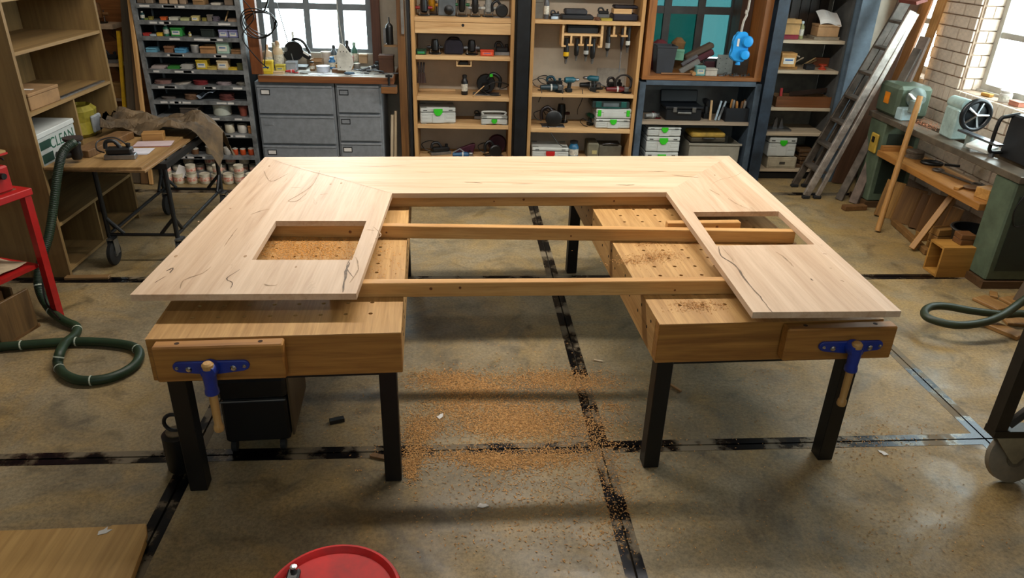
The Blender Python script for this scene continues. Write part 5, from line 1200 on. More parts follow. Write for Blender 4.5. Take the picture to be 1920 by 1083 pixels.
t = thing('maroon_wedge', 'brown and maroon padded seat tilted in the window nook', 'seat', (sx(1322, 110, .30), YS+.30, NZ))
MB().obox((0, 0, .22), (.34, .12, .06), rot3(0, -.48, 0), .015).build('padded_top', M('#4a3a2c', .8), t); MB().obox((.03, 0, .155), (.30, .10, .07), rot3(0, -.48, 0), .012).build('maroon_base', M('#4a1420', .7), t)
MB().box(.08, .20, -.05, .05, 0, .12, bev=.01).build('support', M('#3a1820', .7), t)
carton('mint green box propped on the grey slab in the window nook', (sx(1284, 118, .22), YS+.27, NZ+.115), .10, .06, .11, '#6fa58c', rz=-.3)
t = thing('grey_slab', 'grey sanding slab leaning in the window nook', 'slab', (sx(1293, 128, .12), YS+.12, NZ+.075)); MB().obox((0, 0, 0), (.22, .05, .05), rot3(0, -.55, 0), .006).build('slab', M('#6b6a66', .8), t); MB().obox((.005, .045, .055), (.18, .04, .03), rot3(0, -.55, 0), .004).build('backing', M('#57565a', .8), t)
carton('small teal and white box in the middle of the window nook', (sx(1306, 137, .08), YS+.08, NZ), .095, .07, .095, '#5f8f8c', lab='#b8b49a')
carton('white flat box right of the teal box in the nook', (sx(1328, 139, .06), YS+.08, NZ), .12, .09, .07, '#a39c90')
carton('black box with blue marks at the back of the nook', (sx(1330, 125, .25), YS+.30, NZ), .12, .08, .13, '#14161a', lab='#2f4f6a')
t = thing('metal_plate', 'grey metal plate with drilled holes standing in the nook', 'plate', (sx(1355, 137, .14), YS+.14, NZ)); MB().prism([(-.075, 0), (.09, 0), (.09, .16), (.055, .16), (.05, .195), (-.075, .195)], -.006, .006, FRONT).build('plate', M('#6f716c', .5, .4), t)
for a in (-.05, .02): 
    for q in (.06, .11, .16): MB().lathe([(.005, 0), (.005, .001)], n=8, mat=Matrix.Translation((a, -.0062, q)) @ FRONT).build('hole', BLACKP, t)
board('dark brown rubber mat standing behind the metal plate', (sx(1385, 125, .3), YS+.2, NZ+.10), (.24, .02, .20), None, M('#3c332a', .8), 'mat', 'mat')
hm = thing('hammer', 'wooden-handled hammer lying at the front of the window nook', 'hammer', (sx(1280, 142, .03), YS+.035, NZ+.012)); MB().tube([(-.17, 0, 0), (0, 0, .002), (.14, 0, 0)], [.010, .008, .010], 8).build('handle', wood('#8a6038', '#664222', 'X'), hm, True)
MB().lathe([(.018, -.05), (.022, -.03), (.014, 0), (.022, .04), (.020, .055)], n=12, mat=Matrix.Translation((.155, 0, .012)) @ FRONT).build('head', wood('#a87f50', '#80582e', 'X'), hm, True)
for k in range(9):
    p = Vector((sx(1352+k*7, 141, .06), YS+.05+.03*(k % 3), NZ+.011)); t = thing('metal_fitting', 'small grey metal fitting, %s from the left in the nook scrap heap' % ORD[k], 'fitting', p, k*.7, 'metal fittings heaped in the nook')
    MB().box(-.03, .03, -.006, .006, -.010, -.002).build('bar', STEEL, t); MB().lathe([(.010, -.010), (.010, .012), (.004, .012)], (.02, 0, 0), 8).build('nut', M('#4c4a46', .5, .5), t)
# blue hanging object
bh = thing('blue_float', 'bright blue plastic float block hanging on a white rope before the nook', 'float', (at_y(1391, 70, 7.20).x, 7.20, 1.25))
SKY = M('#1f8fd6', .35, 0, .06)
MB().prism([(-.055, .0), (.04, -.01), (.07, .06), (.055, .12), (.075, .17), (.06, .225), (.04, .27), (-.05, .27), (-.06, .22), (-.09, .17), (-.07, .11), (-.10, .04)], -.035, .035, FRONT, bev=.012).build('block', SKY, bh)
for x, z, r in ((.045, .185, .055), (.035, .065, .05)): MB().lathe([(r*.9, 0), (r, .02), (r*.8, .04), (0, .048)], n=18, mat=Matrix.Translation((x, -.035, z)) @ FRONT).build('disc', SKY, bh, True)
MB().box(-.05, -.03, -.041, -.0355, .14, .21).build('sticker', WHITEP, bh); MB().lathe([(.025, -.035), (.02, -.005)], n=10).build('plug', SKY, bh)
MB().tube(smooth_path([(-.015, 0, .26), (-.008, 0, .36), (.012, 0, .42), (.0, 0, .46), (.02, 0, .60), (.02, 0, RZ1-1.25-.001)], 5), .012, 8).build('rope', M('#a8a298', .85), bh, True)

gc = thing('steel_cabinet', 'open grey-blue steel cabinet below the window nook', 'cabinet', (2.345, YS, 0))
for s in (-1, 1): MB().box(s*.595-.03, s*.595+.03, -.03, .45, .002, 1.0).build('side_post', BLUEGR, gc)
MB().box(-.564, .564, -.03, .45, .975, 1.02).build('top_rail', BLUEGR, gc); MB().box(-.564, .564, .43, .45, .02, .974).build('back_sheet', M('#6a6a68', .6, .1, .1), gc)
MB().box(-.564, .564, -.01, .429, .572, .605).build('shelf', wood('#a59684', '#857460', 'X'), gc); MB().box(-.564, .564, -.01, .429, .04, .07).build('bottom', BLUEGR, gc)
Zs = .6055
power_tool('red and silver pliers-like tools at the left of the steel cabinet shelf', (sx(1222, 226, .1), YS+.10, Zs), .3, L=.15, r=.028, col='#5a1414', accent='#7d7c78', kind='grinder', cord=False)
t = thing('tool_box', 'large black open-topped toolbox on the steel cabinet shelf', 'toolbox', (sx(1272, 228, .15), YS+.16, Zs))
MB().box(-.19, .19, -.13, .13, 0, .12, bev=.012).build('tub', M('#0b1016', .4), t); MB().box(-.20, .20, -.14, .13, .1205, .145, bev=.006).build('rim', M('#0b1016', .4), t)
MB().obox((0, .135, .205), (.40, .03, .13), rot3(-.25, 0, 0), .01).build('lid', M('#15181d', .5), t)
for s in (-1, 1): MB().box(s*.10-.02, s*.10+.02, -.148, -.1405, .09, .14, bev=.003).build('clasp', STEEL, t)
MB().tube([(-.07, -.150, .085), (.07, -.150, .085)], .010, 8).build('handle', M('#6a6a66', .5), t)
power_tool('black cordless drill beside the black toolbox', (sx(1320, 226, .2), YS+.2, Zs), PI/2, L=.22, r=.034, col='#0d0e10', accent='#14161a', kind='drill', cord=False)
for i, (px, c, rr) in enumerate([(1330, '#a5845a', .02), (1340, '#7f888e', .28), (1346, '#6a6e70', .38)]):
    p = sx(px, 226, .06); lean(['pale wooden', 'bright steel', 'dark steel'][i]+' square leaning beside the black bin', (p, YS+.045+.004*i, Zs+.004), (p+math.sin(rr)*.21, YS+.09+.02*i, Zs+.004+math.cos(rr)*.2), .024, .012, M(c, .5, .0 if i == 0 else .6), name='try_square', cat='square')
t = thing('tool_bin', 'dark blue-black bin of wooden-handled tools on the steel cabinet shelf', 'bin', (sx(1380, 228, .14), YS+.15, Zs))
MB().box(-.12, -.112, -.13, .13, 0, .14).box(.112, .12, -.13, .13, 0, .14).box(-.1115, .1115, -.13, -.122, 0, .14).box(-.1115, .1115, .122, .13, 0, .14).box(-.1115, .1115, -.1215, .1215, 0, .01).build('tub', M('#0f151c', .45), t)
for k in range(7):
    x, y = -.085+.028*k, random.uniform(-.09, .09)
    tl = thing('chisel', 'wooden-handled chisel, %s from the left in the dark tool bin' % ORD[k], 'chisel', (sx(1380, 228, .14)+x, YS+.15+y, Zs+.012), 0, 'chisels in the dark tool bin'); MB().lathe([(.004, 0), (.004, .10), (.012, .11), (.015, .16), (.011, .19), (0, .195)], n=10, mat=Matrix.Rotation(random.uniform(-.12, .12), 4, 'Y')).build('handle', M(random.choice(['#a8743a', '#c08a4c', '#6b4a2c', '#8d8a84']), .5), tl, True)
Zs = .0705
systainer('bottom pale case of the tall stack in the steel cabinet', (sx(1234, 300, .14), YS+.16, Zs), .355, .27, .20, 0, 'high')
systainer('middle pale case of the tall stack in the steel cabinet', (sx(1234, 300, .14), YS+.16, Zs+.201), .355, .27, .165, 0, 'high')
systainer('top thin pale case of the tall stack in the steel cabinet', (sx(1234, 300, .14), YS+.16, Zs+.367), .355, .27, .10, 0, 'high')
t = thing('clear_bin', 'clear plastic storage bin on the floor of the steel cabinet', 'bin', (sx(1328, 300, .16), YS+.19, Zs))
CLR = M('#8a8578', .25, 0, .08)
MB().box(-.27, -.262, -.17, .2, 0, .30).box(.262, .27, -.17, .2, 0, .30).box(-.2615, .2615, -.17, -.162, 0, .30).box(-.2615, .2615, .192, .2, 0, .30).box(-.2615, .2615, -.1615, .1915, 0, .01).build('tub', CLR, t); MB().box(-.285, .285, -.185, -.1705, .285, .305).build('rim', CLR, t)
t = thing('yellow_case', 'worn yellow tool case lying on the clear bin', 'case', (sx(1325, 270, .12)-.02, YS+.16, Zs+.306), .03)
MB().box(-.19, .19, -.13, .13, 0, .05, bev=.012).build('lower_shell', M('#3c3424', .6), t); MB().box(-.185, .185, -.125, .125, .0505, .10, bev=.014).build('upper_shell', M('#9a7a2c', .6, 0, .3, 12), t)
MB().tube(smooth_path([(-.06, -.13, .05), (-.05, -.155, .05), (.05, -.155, .05), (.06, -.13, .05)], 3), .008, 6).build('handle', BLACKP, t)

# ================================================================== RIGHT BAY
rb = thing('open_shelves', 'open pale-edged shelves between the two blue steel columns', 'shelf unit', (3.44, YS, 0))
for s in (-1, 1): MB().box(s*.335-.014, s*.335+.014, .03, .43, .06, 2.2).build('side_panel', M('#4c4c4a', .6), rb)
MB().box(-.32, .32, .43, .44, .06, 2.2).build('back_panel', M('#6d675c', .8), rb)
for z in (1.43, 1.137, .762, .50, .11, 1.9): MB().box(-.3205, .3205, .01, .4295, z-.032, z, bev=.002).build('shelf', wood('#c5b59c', '#a08e74', 'X'), rb)
for x in (-.08, .02, .12, .22): MB().box(x-.045, x+.045, .412, .4295, 1.4305, 1.86).build('backing_plank', wood('#3c2a1c', '#22170d', 'Z'), rb)
MB().box(-.33, .33, .02, .43, .001, .0595).build('plinth', BLACKM, rb)
Zs = 1.4305
t = carton('cardboard box with a blue side on the top shelf between the blue columns', (sx(1477, 72, .12), YS+.14, Zs+.045), .17, .14, .14, '#b08a56', open_=True)
MB().box(.087, .092, -.05, .07, .01, .13).build('blue_label', M('#1f5aa8', .5), t)
carton('dark red book under the cardboard box', (sx(1470, 74, .1), YS+.13, Zs), .17, .14, .044, '#7a1a2a')
bottle('pale nozzle bottle on the top right shelf', (sx(1501, 72, .1), YS+.12, Zs), .028, .17, '#8d8a5c', '#b8c4c8', .5)
t = carton('cardboard box with a white sheet bulging out on the top right shelf', (sx(1546, 70, .16)-.01, YS+.16, Zs+.03), .22, .16, .115, '#a8825a')
MB().grid(lambda u, v: (-.10+u*.22, -.085+v*.16, .118+.11*(v**.7)+.015*math.sin(u*5)), 8, 6, .003).build('white_sheet', PAPER, t)
carton('flat stack of papers under the bulging cardboard box', (sx(1546, 72, .16)-.02, YS+.16, Zs), .26, .18, .029, '#8a7c68')
Zs = 1.1375
carton('cardboard parcel with white label on the second right shelf', (sx(1470, 132, .12)-.01, YS+.14, Zs+.03), .16, .14, .14, '#b5874c', lab='#c8c4b6')
carton('flat brown carton under the cardboard parcel', (sx(1475, 132, .1)-.01, YS+.15, Zs), .20, .17, .029, '#9a6e38')
for i, (p0, q0, p1, q1, c) in enumerate([(1485, 98, 1502, 108, '#c2b8a6'), (1490, 118, 1508, 108, '#b5aa98'), (1505, 122, 1530, 108, '#a88a5c'), (1506, 126, 1531, 112, '#9a7a4c')]):
    a, c2 = at_y(p0, q0, YS+.14+.03*i), at_y(p1, q1, YS+.14+.03*i); a.z = max(a.z, Zs+.01); c2.z = max(c2.z, Zs+.01)
    lean(['upper pale', 'lower pale', 'upper tan', 'lower tan'][i]+' wooden stick on the second right shelf', a, c2, .014, .012, wood(c, '#7a6444', 'X'), name='stick', cat='stick')
carton('black box of small parts on the second right shelf', (sx(1516, 130, .1), YS+.10, Zs), .09, .08, .05, '#15171a')
t = thing('orange_reel', 'orange-red reel on the second right shelf', 'reel', (sx(1542, 130, .1), YS+.11, Zs)); MB().lathe([(.04, 0), (.04, .01), (.025, .012), (.025, .04), (.04, .042), (.04, .052)], n=16).build('reel', M('#b03a1c', .5), t)
board('dark reddish board lying on the second right shelf', (sx(1568, 128, .2)-.02, YS+.26, Zs+.05), (.17, .03, .098), rotz(.05), wood('#6b3a1c', '#4a250f', 'X'))
Zs = .7625
t = thing('wooden_tray', 'long brown wooden tray with tools on the third right shelf', 'tray', (sx(1510, 200, .1)-.005, YS+.13, Zs))
MB().box(-.29, .29, -.10, -.085, 0, .11).build('front_board', wood('#7a4a24', '#55300f', 'X'), t); MB().box(-.29, .29, .085, .10, 0, .11).build('rear_board', BROWNX, t)
for s in (-1, 1): MB().box(s*.2825-.0075, s*.2825+.0075, -.0845, .0845, 0, .10).build('end_board', BROWNX, t)
MB().box(-.274, .274, -.0845, .0845, 0, .01).build('bottom', BROWNX, t)
lean('red handled saw standing in the brown wooden tray', (sx(1462, 195, .12), YS+.12, Zs+.012), (sx(1466, 170, .12), YS+.14, Zs+.175), .028, .018, M('#a81c1c', .5), name='hand_saw', cat='saw')
lean('dark saw blade lying in the brown wooden tray', (sx(1480, 185, .12), YS+.14, Zs+.115), (sx(1555, 180, .12)-.02, YS+.16, Zs+.16), .004, .05, M('#3a2a20', .5, .4), up=(0, 0, 1), name='panel_saw', cat='saw')
Zs = .5005
systainer('dusty tool case with green latch on the lower right shelf', (sx(1453, 288, .14)+.02, YS+.15, .1105+.125), .30, .26, .21, 0, 'high')
t = thing('drawer_case', 'dusty cream drawer case under the green-latched tool case at right', 'case', (sx(1453, 310, .14)+.025, YS+.15, .1105))
MB().box(-.16, .16, -.13, .12, 0, .123, bev=.006).build('body', M('#a0957e', .6), t); MB().box(-.145, .145, -.137, -.1305, .02, .10, bev=.003).build('drawer', M('#a0957e', .6), t); MB().box(-.03, .03, -.142, -.1375, .05, .075).build('drawer_pull', M('#3c3830', .6), t)
for k in range(5):
    board('brown stick of firewood, %s from the bottom of the pile on the lower right shelf' % ORD[k], (3.62+.03*(k % 2), YS+.15, .1105+.022+.041*k), (.16, .22, .036), rotz(.2*(k % 3-1)), wood('#5f4428', '#3d2a16', 'Y'), 'firewood', 'firewood', 'firewood on the lower right shelf', .006)
t = thing('steel_fence', 'grey steel fence parts on the shelf above the dusty tool case', 'machine part', (sx(1455, 245, .15), YS+.15, Zs))
MB().box(-.13, .13, -.08, .08, 0, .02).build('plate', STEEL, t); MB().prism([(-.05, .02), (.0, .02), (-.01, .13), (-.03, .13)], -.01, .01, FRONT).build('fin', STEEL, t); MB().prism([(.02, .02), (.07, .02), (.04, .12), (.03, .12)], -.01, .01, FRONT).build('fin', STEEL, t)

for i, (pts, lb) in enumerate([([(1015, 168, .02), (1016, 178, -.006), (1012, 186, -.008), (1010, 192, -.006)], 'black cable trailing over the shelf edge under the teal grinder'), ([(1055, 166, .02), (1055, 177, -.006), (1055, 188, -.006)], 'short black cable hanging between the grinder and the teal drill'), ([(1095, 168, .02), (1096, 177, -.006), (1094, 190, -.006), (1087, 205, .05), (1086, 215, .1)], 'black cable hanging down beside the stacked cases'), ([(1026, 236, .02), (1030, 243, -.006), (1038, 258, -.008), (1050, 272, -.006), (1062, 276, .03)], 'long black cable running from the corded saw down to the blue bottle')]):
    tag(MB().tube(smooth_path([at_y(x, y, YS+d) for x, y, d in pts], 5), .004, 6).build('trailing_cable', BLACKP, None, True), lb, 'cable')
power_tool('black grinder lying behind the red grinder', (sx(1108, 168, .25), YS+.27, .8645), .1, L=.22, r=.036, col='#0e1012', accent='#15191c', kind='grinder', cord=False)
power_tool('dark jigsaw at the back of the right tool shelf', (sx(1150, 168, .2), YS+.25, .8645), .2, L=.18, r=.034, col='#1a1819', accent='#221d1d', kind='planer', cord=False)
carton('dark tool case inside the drill rack compartment', (sx(1092, 60, .1), YS+.13, 1.4425), .30, .14, .07, '#14171a')
# ================================================================== RIGHT SIDE: LADDER, LATHE, TIMBER
ALU = M('#aaa198', .4, .5, .3, 9); ALUD = M('#5d544b', .5, .4, .3, 9)
ld = thing('step_ladder', 'folded aluminium step ladder leaning at the right end of the shelves', 'ladder')
def railbar(p0, p1, w_, d, mat, name, parent):
    p0, p1 = Vector(p0), Vector(p1); z = (p1-p0).normalized(); y = Vector((0, 1, 0)); y = (y-z*y.dot(z)).normalized(); x = y.cross(z)
    R = Matrix((x, y, z)).transposed(); return MB().obox((p0+p1)/2, (w_, d, (p1-p0).length), R, .004).build(name, mat, parent)
fa, fb, ta, tb = Vector((3.41, 7.13, .03)), Vector((3.375, 6.76, .03)), Vector((4.075, 7.05, 1.90)), Vector((3.99, 6.76, 1.78))
railbar(fa, ta, .07, .03, ALUD, 'front_rail', ld); railbar(fb, tb, .07, .03, ALU, 'front_rail', ld)
off = Vector((.115, 0, 0))
railbar(fa+off, ta+Vector((.04, 0, -.02)), .045, .028, ALUD, 'rear_rail', ld); railbar(fb+off-Vector((0, .0, 0)), tb+Vector((.045, 0, -.02)), .045, .028, ALU, 'rear_rail', ld)
for p in (fa, fb, fa+off, fb+off): MB().obox((p.x, p.y, .017), (.075, .045, .032), None, .006).build('rubber_foot', RUBBER, ld)
for k in range(1, 8):
    q = k/8; a, c = fa.lerp(ta, q), fb.lerp(tb, q)
    MB().box(a.x-.05, a.x+.05, c.y+.016, a.y-.016, a.z-.012, a.z+.012, bev=.003).build('step', ALUD, ld)
MB().obox((4.05, 6.90, 1.86), (.10, .30, .03), rot3(0, -.35, 0)).build('top_platform', M('#7a3a2c', .6), ld)
lean('grey aluminium beam leaning beside the step ladder', (3.70, 6.72, .003), (4.16, 6.80, 1.45), .075, .03, ALUD, up=(-1, -.6, 0), name='beam', cat='beam')
lean('long rusty grey beam leaning next to the lathe', (3.80, 6.62, .003), (4.22, 6.83, 1.55), .09, .04, M('#6d5d52', .6, .2, .3, 5), up=(-1, -.6, 0), name='beam', cat='beam')
lean('broad brown plank leaning behind the step ladder', (3.98, 7.26, .003), (4.26, 7.26, 2.1), .22, .03, wood('#6b4a34', '#473021', 'Z'), up=(0, -1, 0))
lean('bright orange timber board leaning across the far right window', (4.36, 7.50, .72), (4.41, 7.20, 2.2), .16, .03, wood('#c98a4a', '#a0622a', 'Z'), up=(-1, -.3, 0))
lean('narrow pale timber board leaning before the far right window', (4.38, 7.16, .70), (4.43, 7.02, 2.15), .09, .03, wood('#d2a066', '#b07c40', 'Z'), up=(-1, -.3, 0))
board('low timber ledge carrying the leaning boards at the right wall', (4.36, 7.32, .345), (.20, .55, .685), None, BROWNX, 'timber_block', 'block')

# wood lathe
la = thing('wood_lathe', 'old green wood lathe along the brick wall', 'lathe')
for y0, y1, nm in ((6.52, 6.80, 'far'), (4.72, 4.96, 'near')):
    MB().prism([(3.87, y0), (4.24, y0), (4.24, y1), (3.87, y1)], .06, .82, bev=.012).build('pedestal', GREENM, la)
    MB().box(3.85, 4.26, y0-.02, y1+.02, .002, .059).build('foot_board', wood('#5a3f24', '#3d2914', 'X'), la)
    MB().box(3.92, 4.19, y0-.003, y0-.0005, .14, .72).build('panel', M('#202b22', .5), la)  # dark front plate paints in the pedestal face turned from the light
MB().box(3.86, 4.02, 4.70, 6.84, .821, .872, bev=.004).build('bed_rail', M('#6b6052', .4, .4, .2), la)
MB().box(4.12, 4.26, 4.70, 6.84, .821, .872, bev=.004).build('bed_rail', M('#6b6052', .4, .4, .2), la)
hs = MB().prism([(3.90, 6.48), (4.22, 6.48), (4.22, 6.84), (3.90, 6.84)], .8725, 1.16, bev=.03).build('headstock', GREENM, la)
MB().lathe([(.085, 0), (.09, .03), (.07, .06), (.04, .10), (.03, .13)], n=20, mat=Matrix.Translation((4.05, 6.479, 1.07)) @ FRONT).build('faceplate', M('#7d8a86', .35, .5), hs, True)
MB().prism([(3.91, 6.38), (4.03, 6.38), (4.05, 6.475), (3.90, 6.475)], .8725, .985, bev=.01).build('belt_cover', M('#9fb6ba', .4), hs)
MB().box(3.893, 3.8995, 6.62, 6.70, .98, 1.08).build('orange_tag', M('#d07a12', .5), hs)
MB().box(3.845, 3.8695, 6.56, 6.68, .52, .70, bev=.008).build('yellow_switch_box', M('#a88a34', .5, 0, .2), la)
MB().box(3.838, 3.8445, 6.60, 6.64, .62, .67).build('switch', BLACKP, la)
MB().lathe([(.05, 0), (.05, .10), (.02, .11)], n=14, mat=Matrix.Translation((4.0, 6.36, .96))).build('tool_post', M('#8f9c96', .4, .4), la, True)
ts = MB().prism([(3.97, 5.72), (4.11, 5.72), (4.09, 5.92), (3.99, 5.92)], .8725, 1.12, bev=.012).build('tailstock', M('#a6bdb8', .4, .1), la)
MB().lathe([(.05, 0), (.055, .18), (.05, .2)], n=16, mat=Matrix.Translation((4.04, 5.92, 1.15)) @ FRONT).build('quill', M('#a6bdb8', .4, .2), ts, True)
hw = MB().tube([(4.06+.115*math.cos(a), 5.62, 1.10+.115*math.sin(a)) for a in [2*PI*k/28 for k in range(28)]], .020, 10, closed=True).build('hand_wheel', M('#15181b', .3), la, True)
MB().lathe([(.095, 0), (.10, .015), (.02, .03)], n=24, mat=Matrix.Translation((4.06, 5.645, 1.10)) @ FRONT).build('wheel_disc', M('#1d2124', .35, .2), hw, True)
for k in range(5): a = k*2*PI/5; MB().tube([(4.06, 5.61, 1.10), (4.06+.10*math.cos(a), 5.61, 1.10+.10*math.sin(a))], .010, 6).build('spoke', CHROME, hw)
MB().lathe([(.028, 0), (.028, .10), (.02, .105)], (3.965, 5.48, .8725), 12).build('rest_post', M('#93a09a', .35, .5), la, True)
MB().box(3.93, 3.99, 5.12, 5.60, .976, .992).build('tool_rest', STEEL, la)
tag(MB().obox((4.0, 5.36, .915), (.15, .18, .03), rot3(.1, -.15, .5), .005).build('notepad', M('#cfcfc8', .6)), 'white notepad propped on the lathe bed', 'notepad')
tag(MB().obox((4.0, 6.40, 1.085), (.10, .08, .006), rot3(.5, .2, .3)).build('paper_note', PAPER), 'white note stuck on the lathe headstock', 'paper')
mo = thing('control_box', 'black control box with tubular handle on the near end of the lathe', 'machine', (4.14, 5.10, .873))
MB().prism([(-.09, -.16), (.12, -.16), (.12, .13), (-.09, .13)], 0, .33, bev=.012).build('housing', M('#1b1c1e', .5), mo)
MB().tube(smooth_path([(-.09, .10, .04), (-.17, .12, .04), (-.18, .12, .12), (-.17, .12, .28), (-.12, .11, .31), (-.05, .10, .33)], 5), .014, 10).build('tubular_handle', BLACKP, mo, True)
MB().lathe([(.02, 0), (.02, .03)], (-.15, .12, .0005), 10).build('foot', STEEL, mo)
wc = MB().tube(smooth_path([(4.0, 4.715, .80), (3.93, 4.70, .72), (3.90, 4.70, .60), (3.95, 4.70, .50), (4.06, 4.70, .56), (4.14, 4.71, .74)], 6), .005, 6).build('loose_wire', BLACKP, None, True); tag(wc, 'thin black wire looping on the near lathe pedestal', 'wire')
# lower shelf of the lathe with spanners and blocks
sb = thing('lathe_shelf', 'thick pine plank shelf between the lathe pedestals', 'shelf', (4.0, 5.74, .52))
MB().box(-.16, .17, -.76, .76, 0, .055, bev=.004).build('plank', wood('#b07a3a', '#83541f', 'Y'), sb); MB().box(.175, .24, -.76, .76, 0, .04).build('rear_plank', BROWNX, sb)
MB().box(-.14, .14, .70, .755, .0555, .10).build('end_block', wood('#a87236', '#7d4f1e', 'X'), sb)
SZ = .5755
t = thing('spanner', 'long dark spanner lying on the lathe shelf', 'spanner', (4.06, 5.62, SZ+.001), -1.35)
MB().box(-.17, .17, -.014, .014, 0, .012, bev=.003).build('shank', ALUD, t); MB().tube([(.21+.04*math.cos(a), .04*math.sin(a), .012) for a in [2*PI*k/16 for k in range(16)]], .010, 8, closed=True).build('ring_end', ALUD, t, True); MB().tube([(-.20+.04*math.cos(a), .04*math.sin(a), .012) for a in [2*PI*k/16 for k in range(16)]], .010, 8, closed=True).build('ring_end', ALUD, t, True)
t = thing('chuck_key', 'dark faceplate wrench at the back of the lathe shelf', 'wrench', (4.08, 6.02, SZ+.001), -.4); MB().tube([(.08*math.cos(a), .05*math.sin(a), .016) for a in [2*PI*k/16 for k in range(16)]], .015, 8, closed=True).build('ring', BLACKM, t, True); MB().box(.10, .22, -.012, .012, .004, .022).build('arm', BLACKM, t)
t = thing('oval_dish', 'dusty oval metal dish on the lathe shelf', 'dish', (4.02, 5.33, SZ)); MB().lathe([(.07, 0), (.09, .02), (.082, .018), (.06, .006), (0, .006)], n=18, sy=.7).build('dish', M('#8a6b50', .5, .3), t, True)
board('pale pine block at the near end of the lathe shelf', (3.99, 5.12, SZ+.041), (.14, .12, .08), rotz(.3), wood('#c4934f', '#9a6c30', 'X'), 'wood_block', 'block')
board('brown block beside the pale pine block on the lathe shelf', (4.13, 5.06, SZ+.036), (.10, .10, .07), rotz(.1), wood('#8a5a2c', '#66401c', 'X'), 'wood_block', 'block')
board('small pine offcut lying on the front of the lathe shelf', (3.90, 5.34, SZ+.011), (.09, .04, .02), rotz(.6), wood('#c08c48', '#976628', 'X'), 'offcut', 'offcut')
discs('large grey cardboard roll end behind the stick at the lathe', (4.05, 6.25, SZ), .075, 10, '#6a5c4c')

# stick
sk = thing('wooden_pole', 'long round wooden pole leaning on the lathe bed', 'pole'); p0, p1 = Vector((3.645, 5.85, .015)), Vector((3.835, 6.06, 1.16))
MB().tube([p0, p0.lerp(p1, .5), p1], [.025, .025, .024], 12).build('shaft', wood('#b98a52', '#94682f', 'Z', 1.0, .45), sk, True)

# boards and boxes on the floor by the lathe
for i, (x, y, w_, th, h, rz_, c, lb) in enumerate([
    (3.90, 6.24, .16, .045, .34, .15, '#b5853f', 'short pine board standing on end nearest the far lathe pedestal'), (3.99, 6.07, .20, .04, .33, .1, '#8a6230', 'second board standing on end beside the pole'),
    (4.05, 5.93, .14, .05, .31, .2, '#5d3d1c', 'dark board standing on end in the lathe offcuts'), (4.08, 5.80, .20, .04, .35, .05, '#7a5428', 'broad brown board standing on end under the lathe'), (4.12, 5.64, .10, .06, .30, .1, '#966a34', 'narrow board standing on end under the lathe')]):
    lean(lb, (x, y, .003), (x+.07, y+.03, h), w_, th, wood(c, '#5f3f1c', 'Z'), up=(-.5, -1, 0))
lean('low timber edge lying along the floor under the lathe', (3.90, 6.05, .026), (3.80, 5.33, .026), .05, .045, wood('#8a6436', '#66461f', 'Y'), up=(0, 0, 1), name='timber_edge', cat='timber')
lean('flat brown batten on the floor before the far lathe pedestal', (3.60, 6.42, .026), (3.83, 6.45, .026), .07, .045, wood('#7a5530', '#553819', 'X'), up=(0, 0, 1), name='batten', cat='batten')
t = thing('slotted_block', 'stack of slotted pale wooden blocks under the lathe', 'block', (4.02, 5.50, .0016), .15)
for k in range(3): MB().box(-.11, .11, -.05, .05, .062*k, .062*k+.058, bev=.004).build('slotted_piece', wood('#a87c40', '#80592a', 'X'), t)
lean('wooden arm slanting over the black bucket', (3.72, 5.43, .02), (3.98, 5.50, .46), .05, .03, wood('#b08040', '#85591f', 'Z'), up=(-1, -.6, 0))
t = thing('curved_bracket', 'small curved wooden bracket on the floor beside the bucket', 'bracket', (3.97, 5.66, .0016), .1)
MB().prism([(-.09, 0), (.09, 0), (.09, .10), (.05, .12), (.0, .07), (-.05, .06), (-.09, .09)], -.02, .02, FRONT, bev=.004).build('bracket', wood('#a07438', '#775126', 'X'), t)
bk = thing('black_bucket', 'black plastic bucket under the lathe', 'bucket', (4.03, 5.19, .0016)); MB().lathe([(.12, 0), (.155, .27), (.165, .275), (.165, .295), (.15, .295), (.115, .012), (0, .012)], n=26).build('bucket', BLACKP, bk, True)
MB().tube([(.168*math.cos(a), .168*math.sin(a), .288) for a in [2*PI*k/28 for k in range(28)]], .006, 6, closed=True).build('rim', M('#3c3c3a', .4), bk, True)
bx_ = thing('plywood_box', 'open-sided plywood box on the floor before the near lathe pedestal', 'box', (3.745, 4.92, .0016))
PB = wood('#b5843c', '#8e6224', 'X', .7)
MB().box(-.13, .125, -.02, -.002, 0, .23).build('front_panel', PB, bx_); MB().box(-.13, .125, .14, .158, 0, .23).build('rear_panel', PB, bx_)
MB().box(-.13, .125, -.0015, .1395, 0, .018).build('bottom', PB, bx_); MB().box(-.13, .125, -.02, .158, .2305, .248).build('top', PB, bx_); MB().box(.107, .1245, -.0015, .1395, .0185, .23).build('end_panel', PB, bx_)
for k in range(2): board(['lower', 'upper'][k]+' brown offcut lying on the plywood box', (3.82, 5.0, .2505+.0205+.042*k), (.11, .10, .04), rotz(.05-.1*k), wood('#7a5028', '#553415', 'X'), 'offcut', 'offcut')
for i, (px, py, sz, rz_) in enumerate([(1858, 571, (.14, .20, .022), .35), (1905, 566, (.20, .12, .02), .2), (1880, 622, (.10, .22, .03), .5), (1905, 606, (.16, .10, .02), -.2), (1862, 555, (.10, .05, .02), 1.0)]):
    p = at_z(px, py); board(['flat offcut beyond the right hose', 'offcut at the right frame edge behind the hose', 'slanted offcut in front of the right hose', 'thin offcut under the right hose', 'small stick beyond the flat offcut at right'][i], (p.x, p.y, sz[2]/2+.0016), sz, rotz(rz_), wood('#9c7440', '#755125', 'Y'), 'offcut', 'offcut')
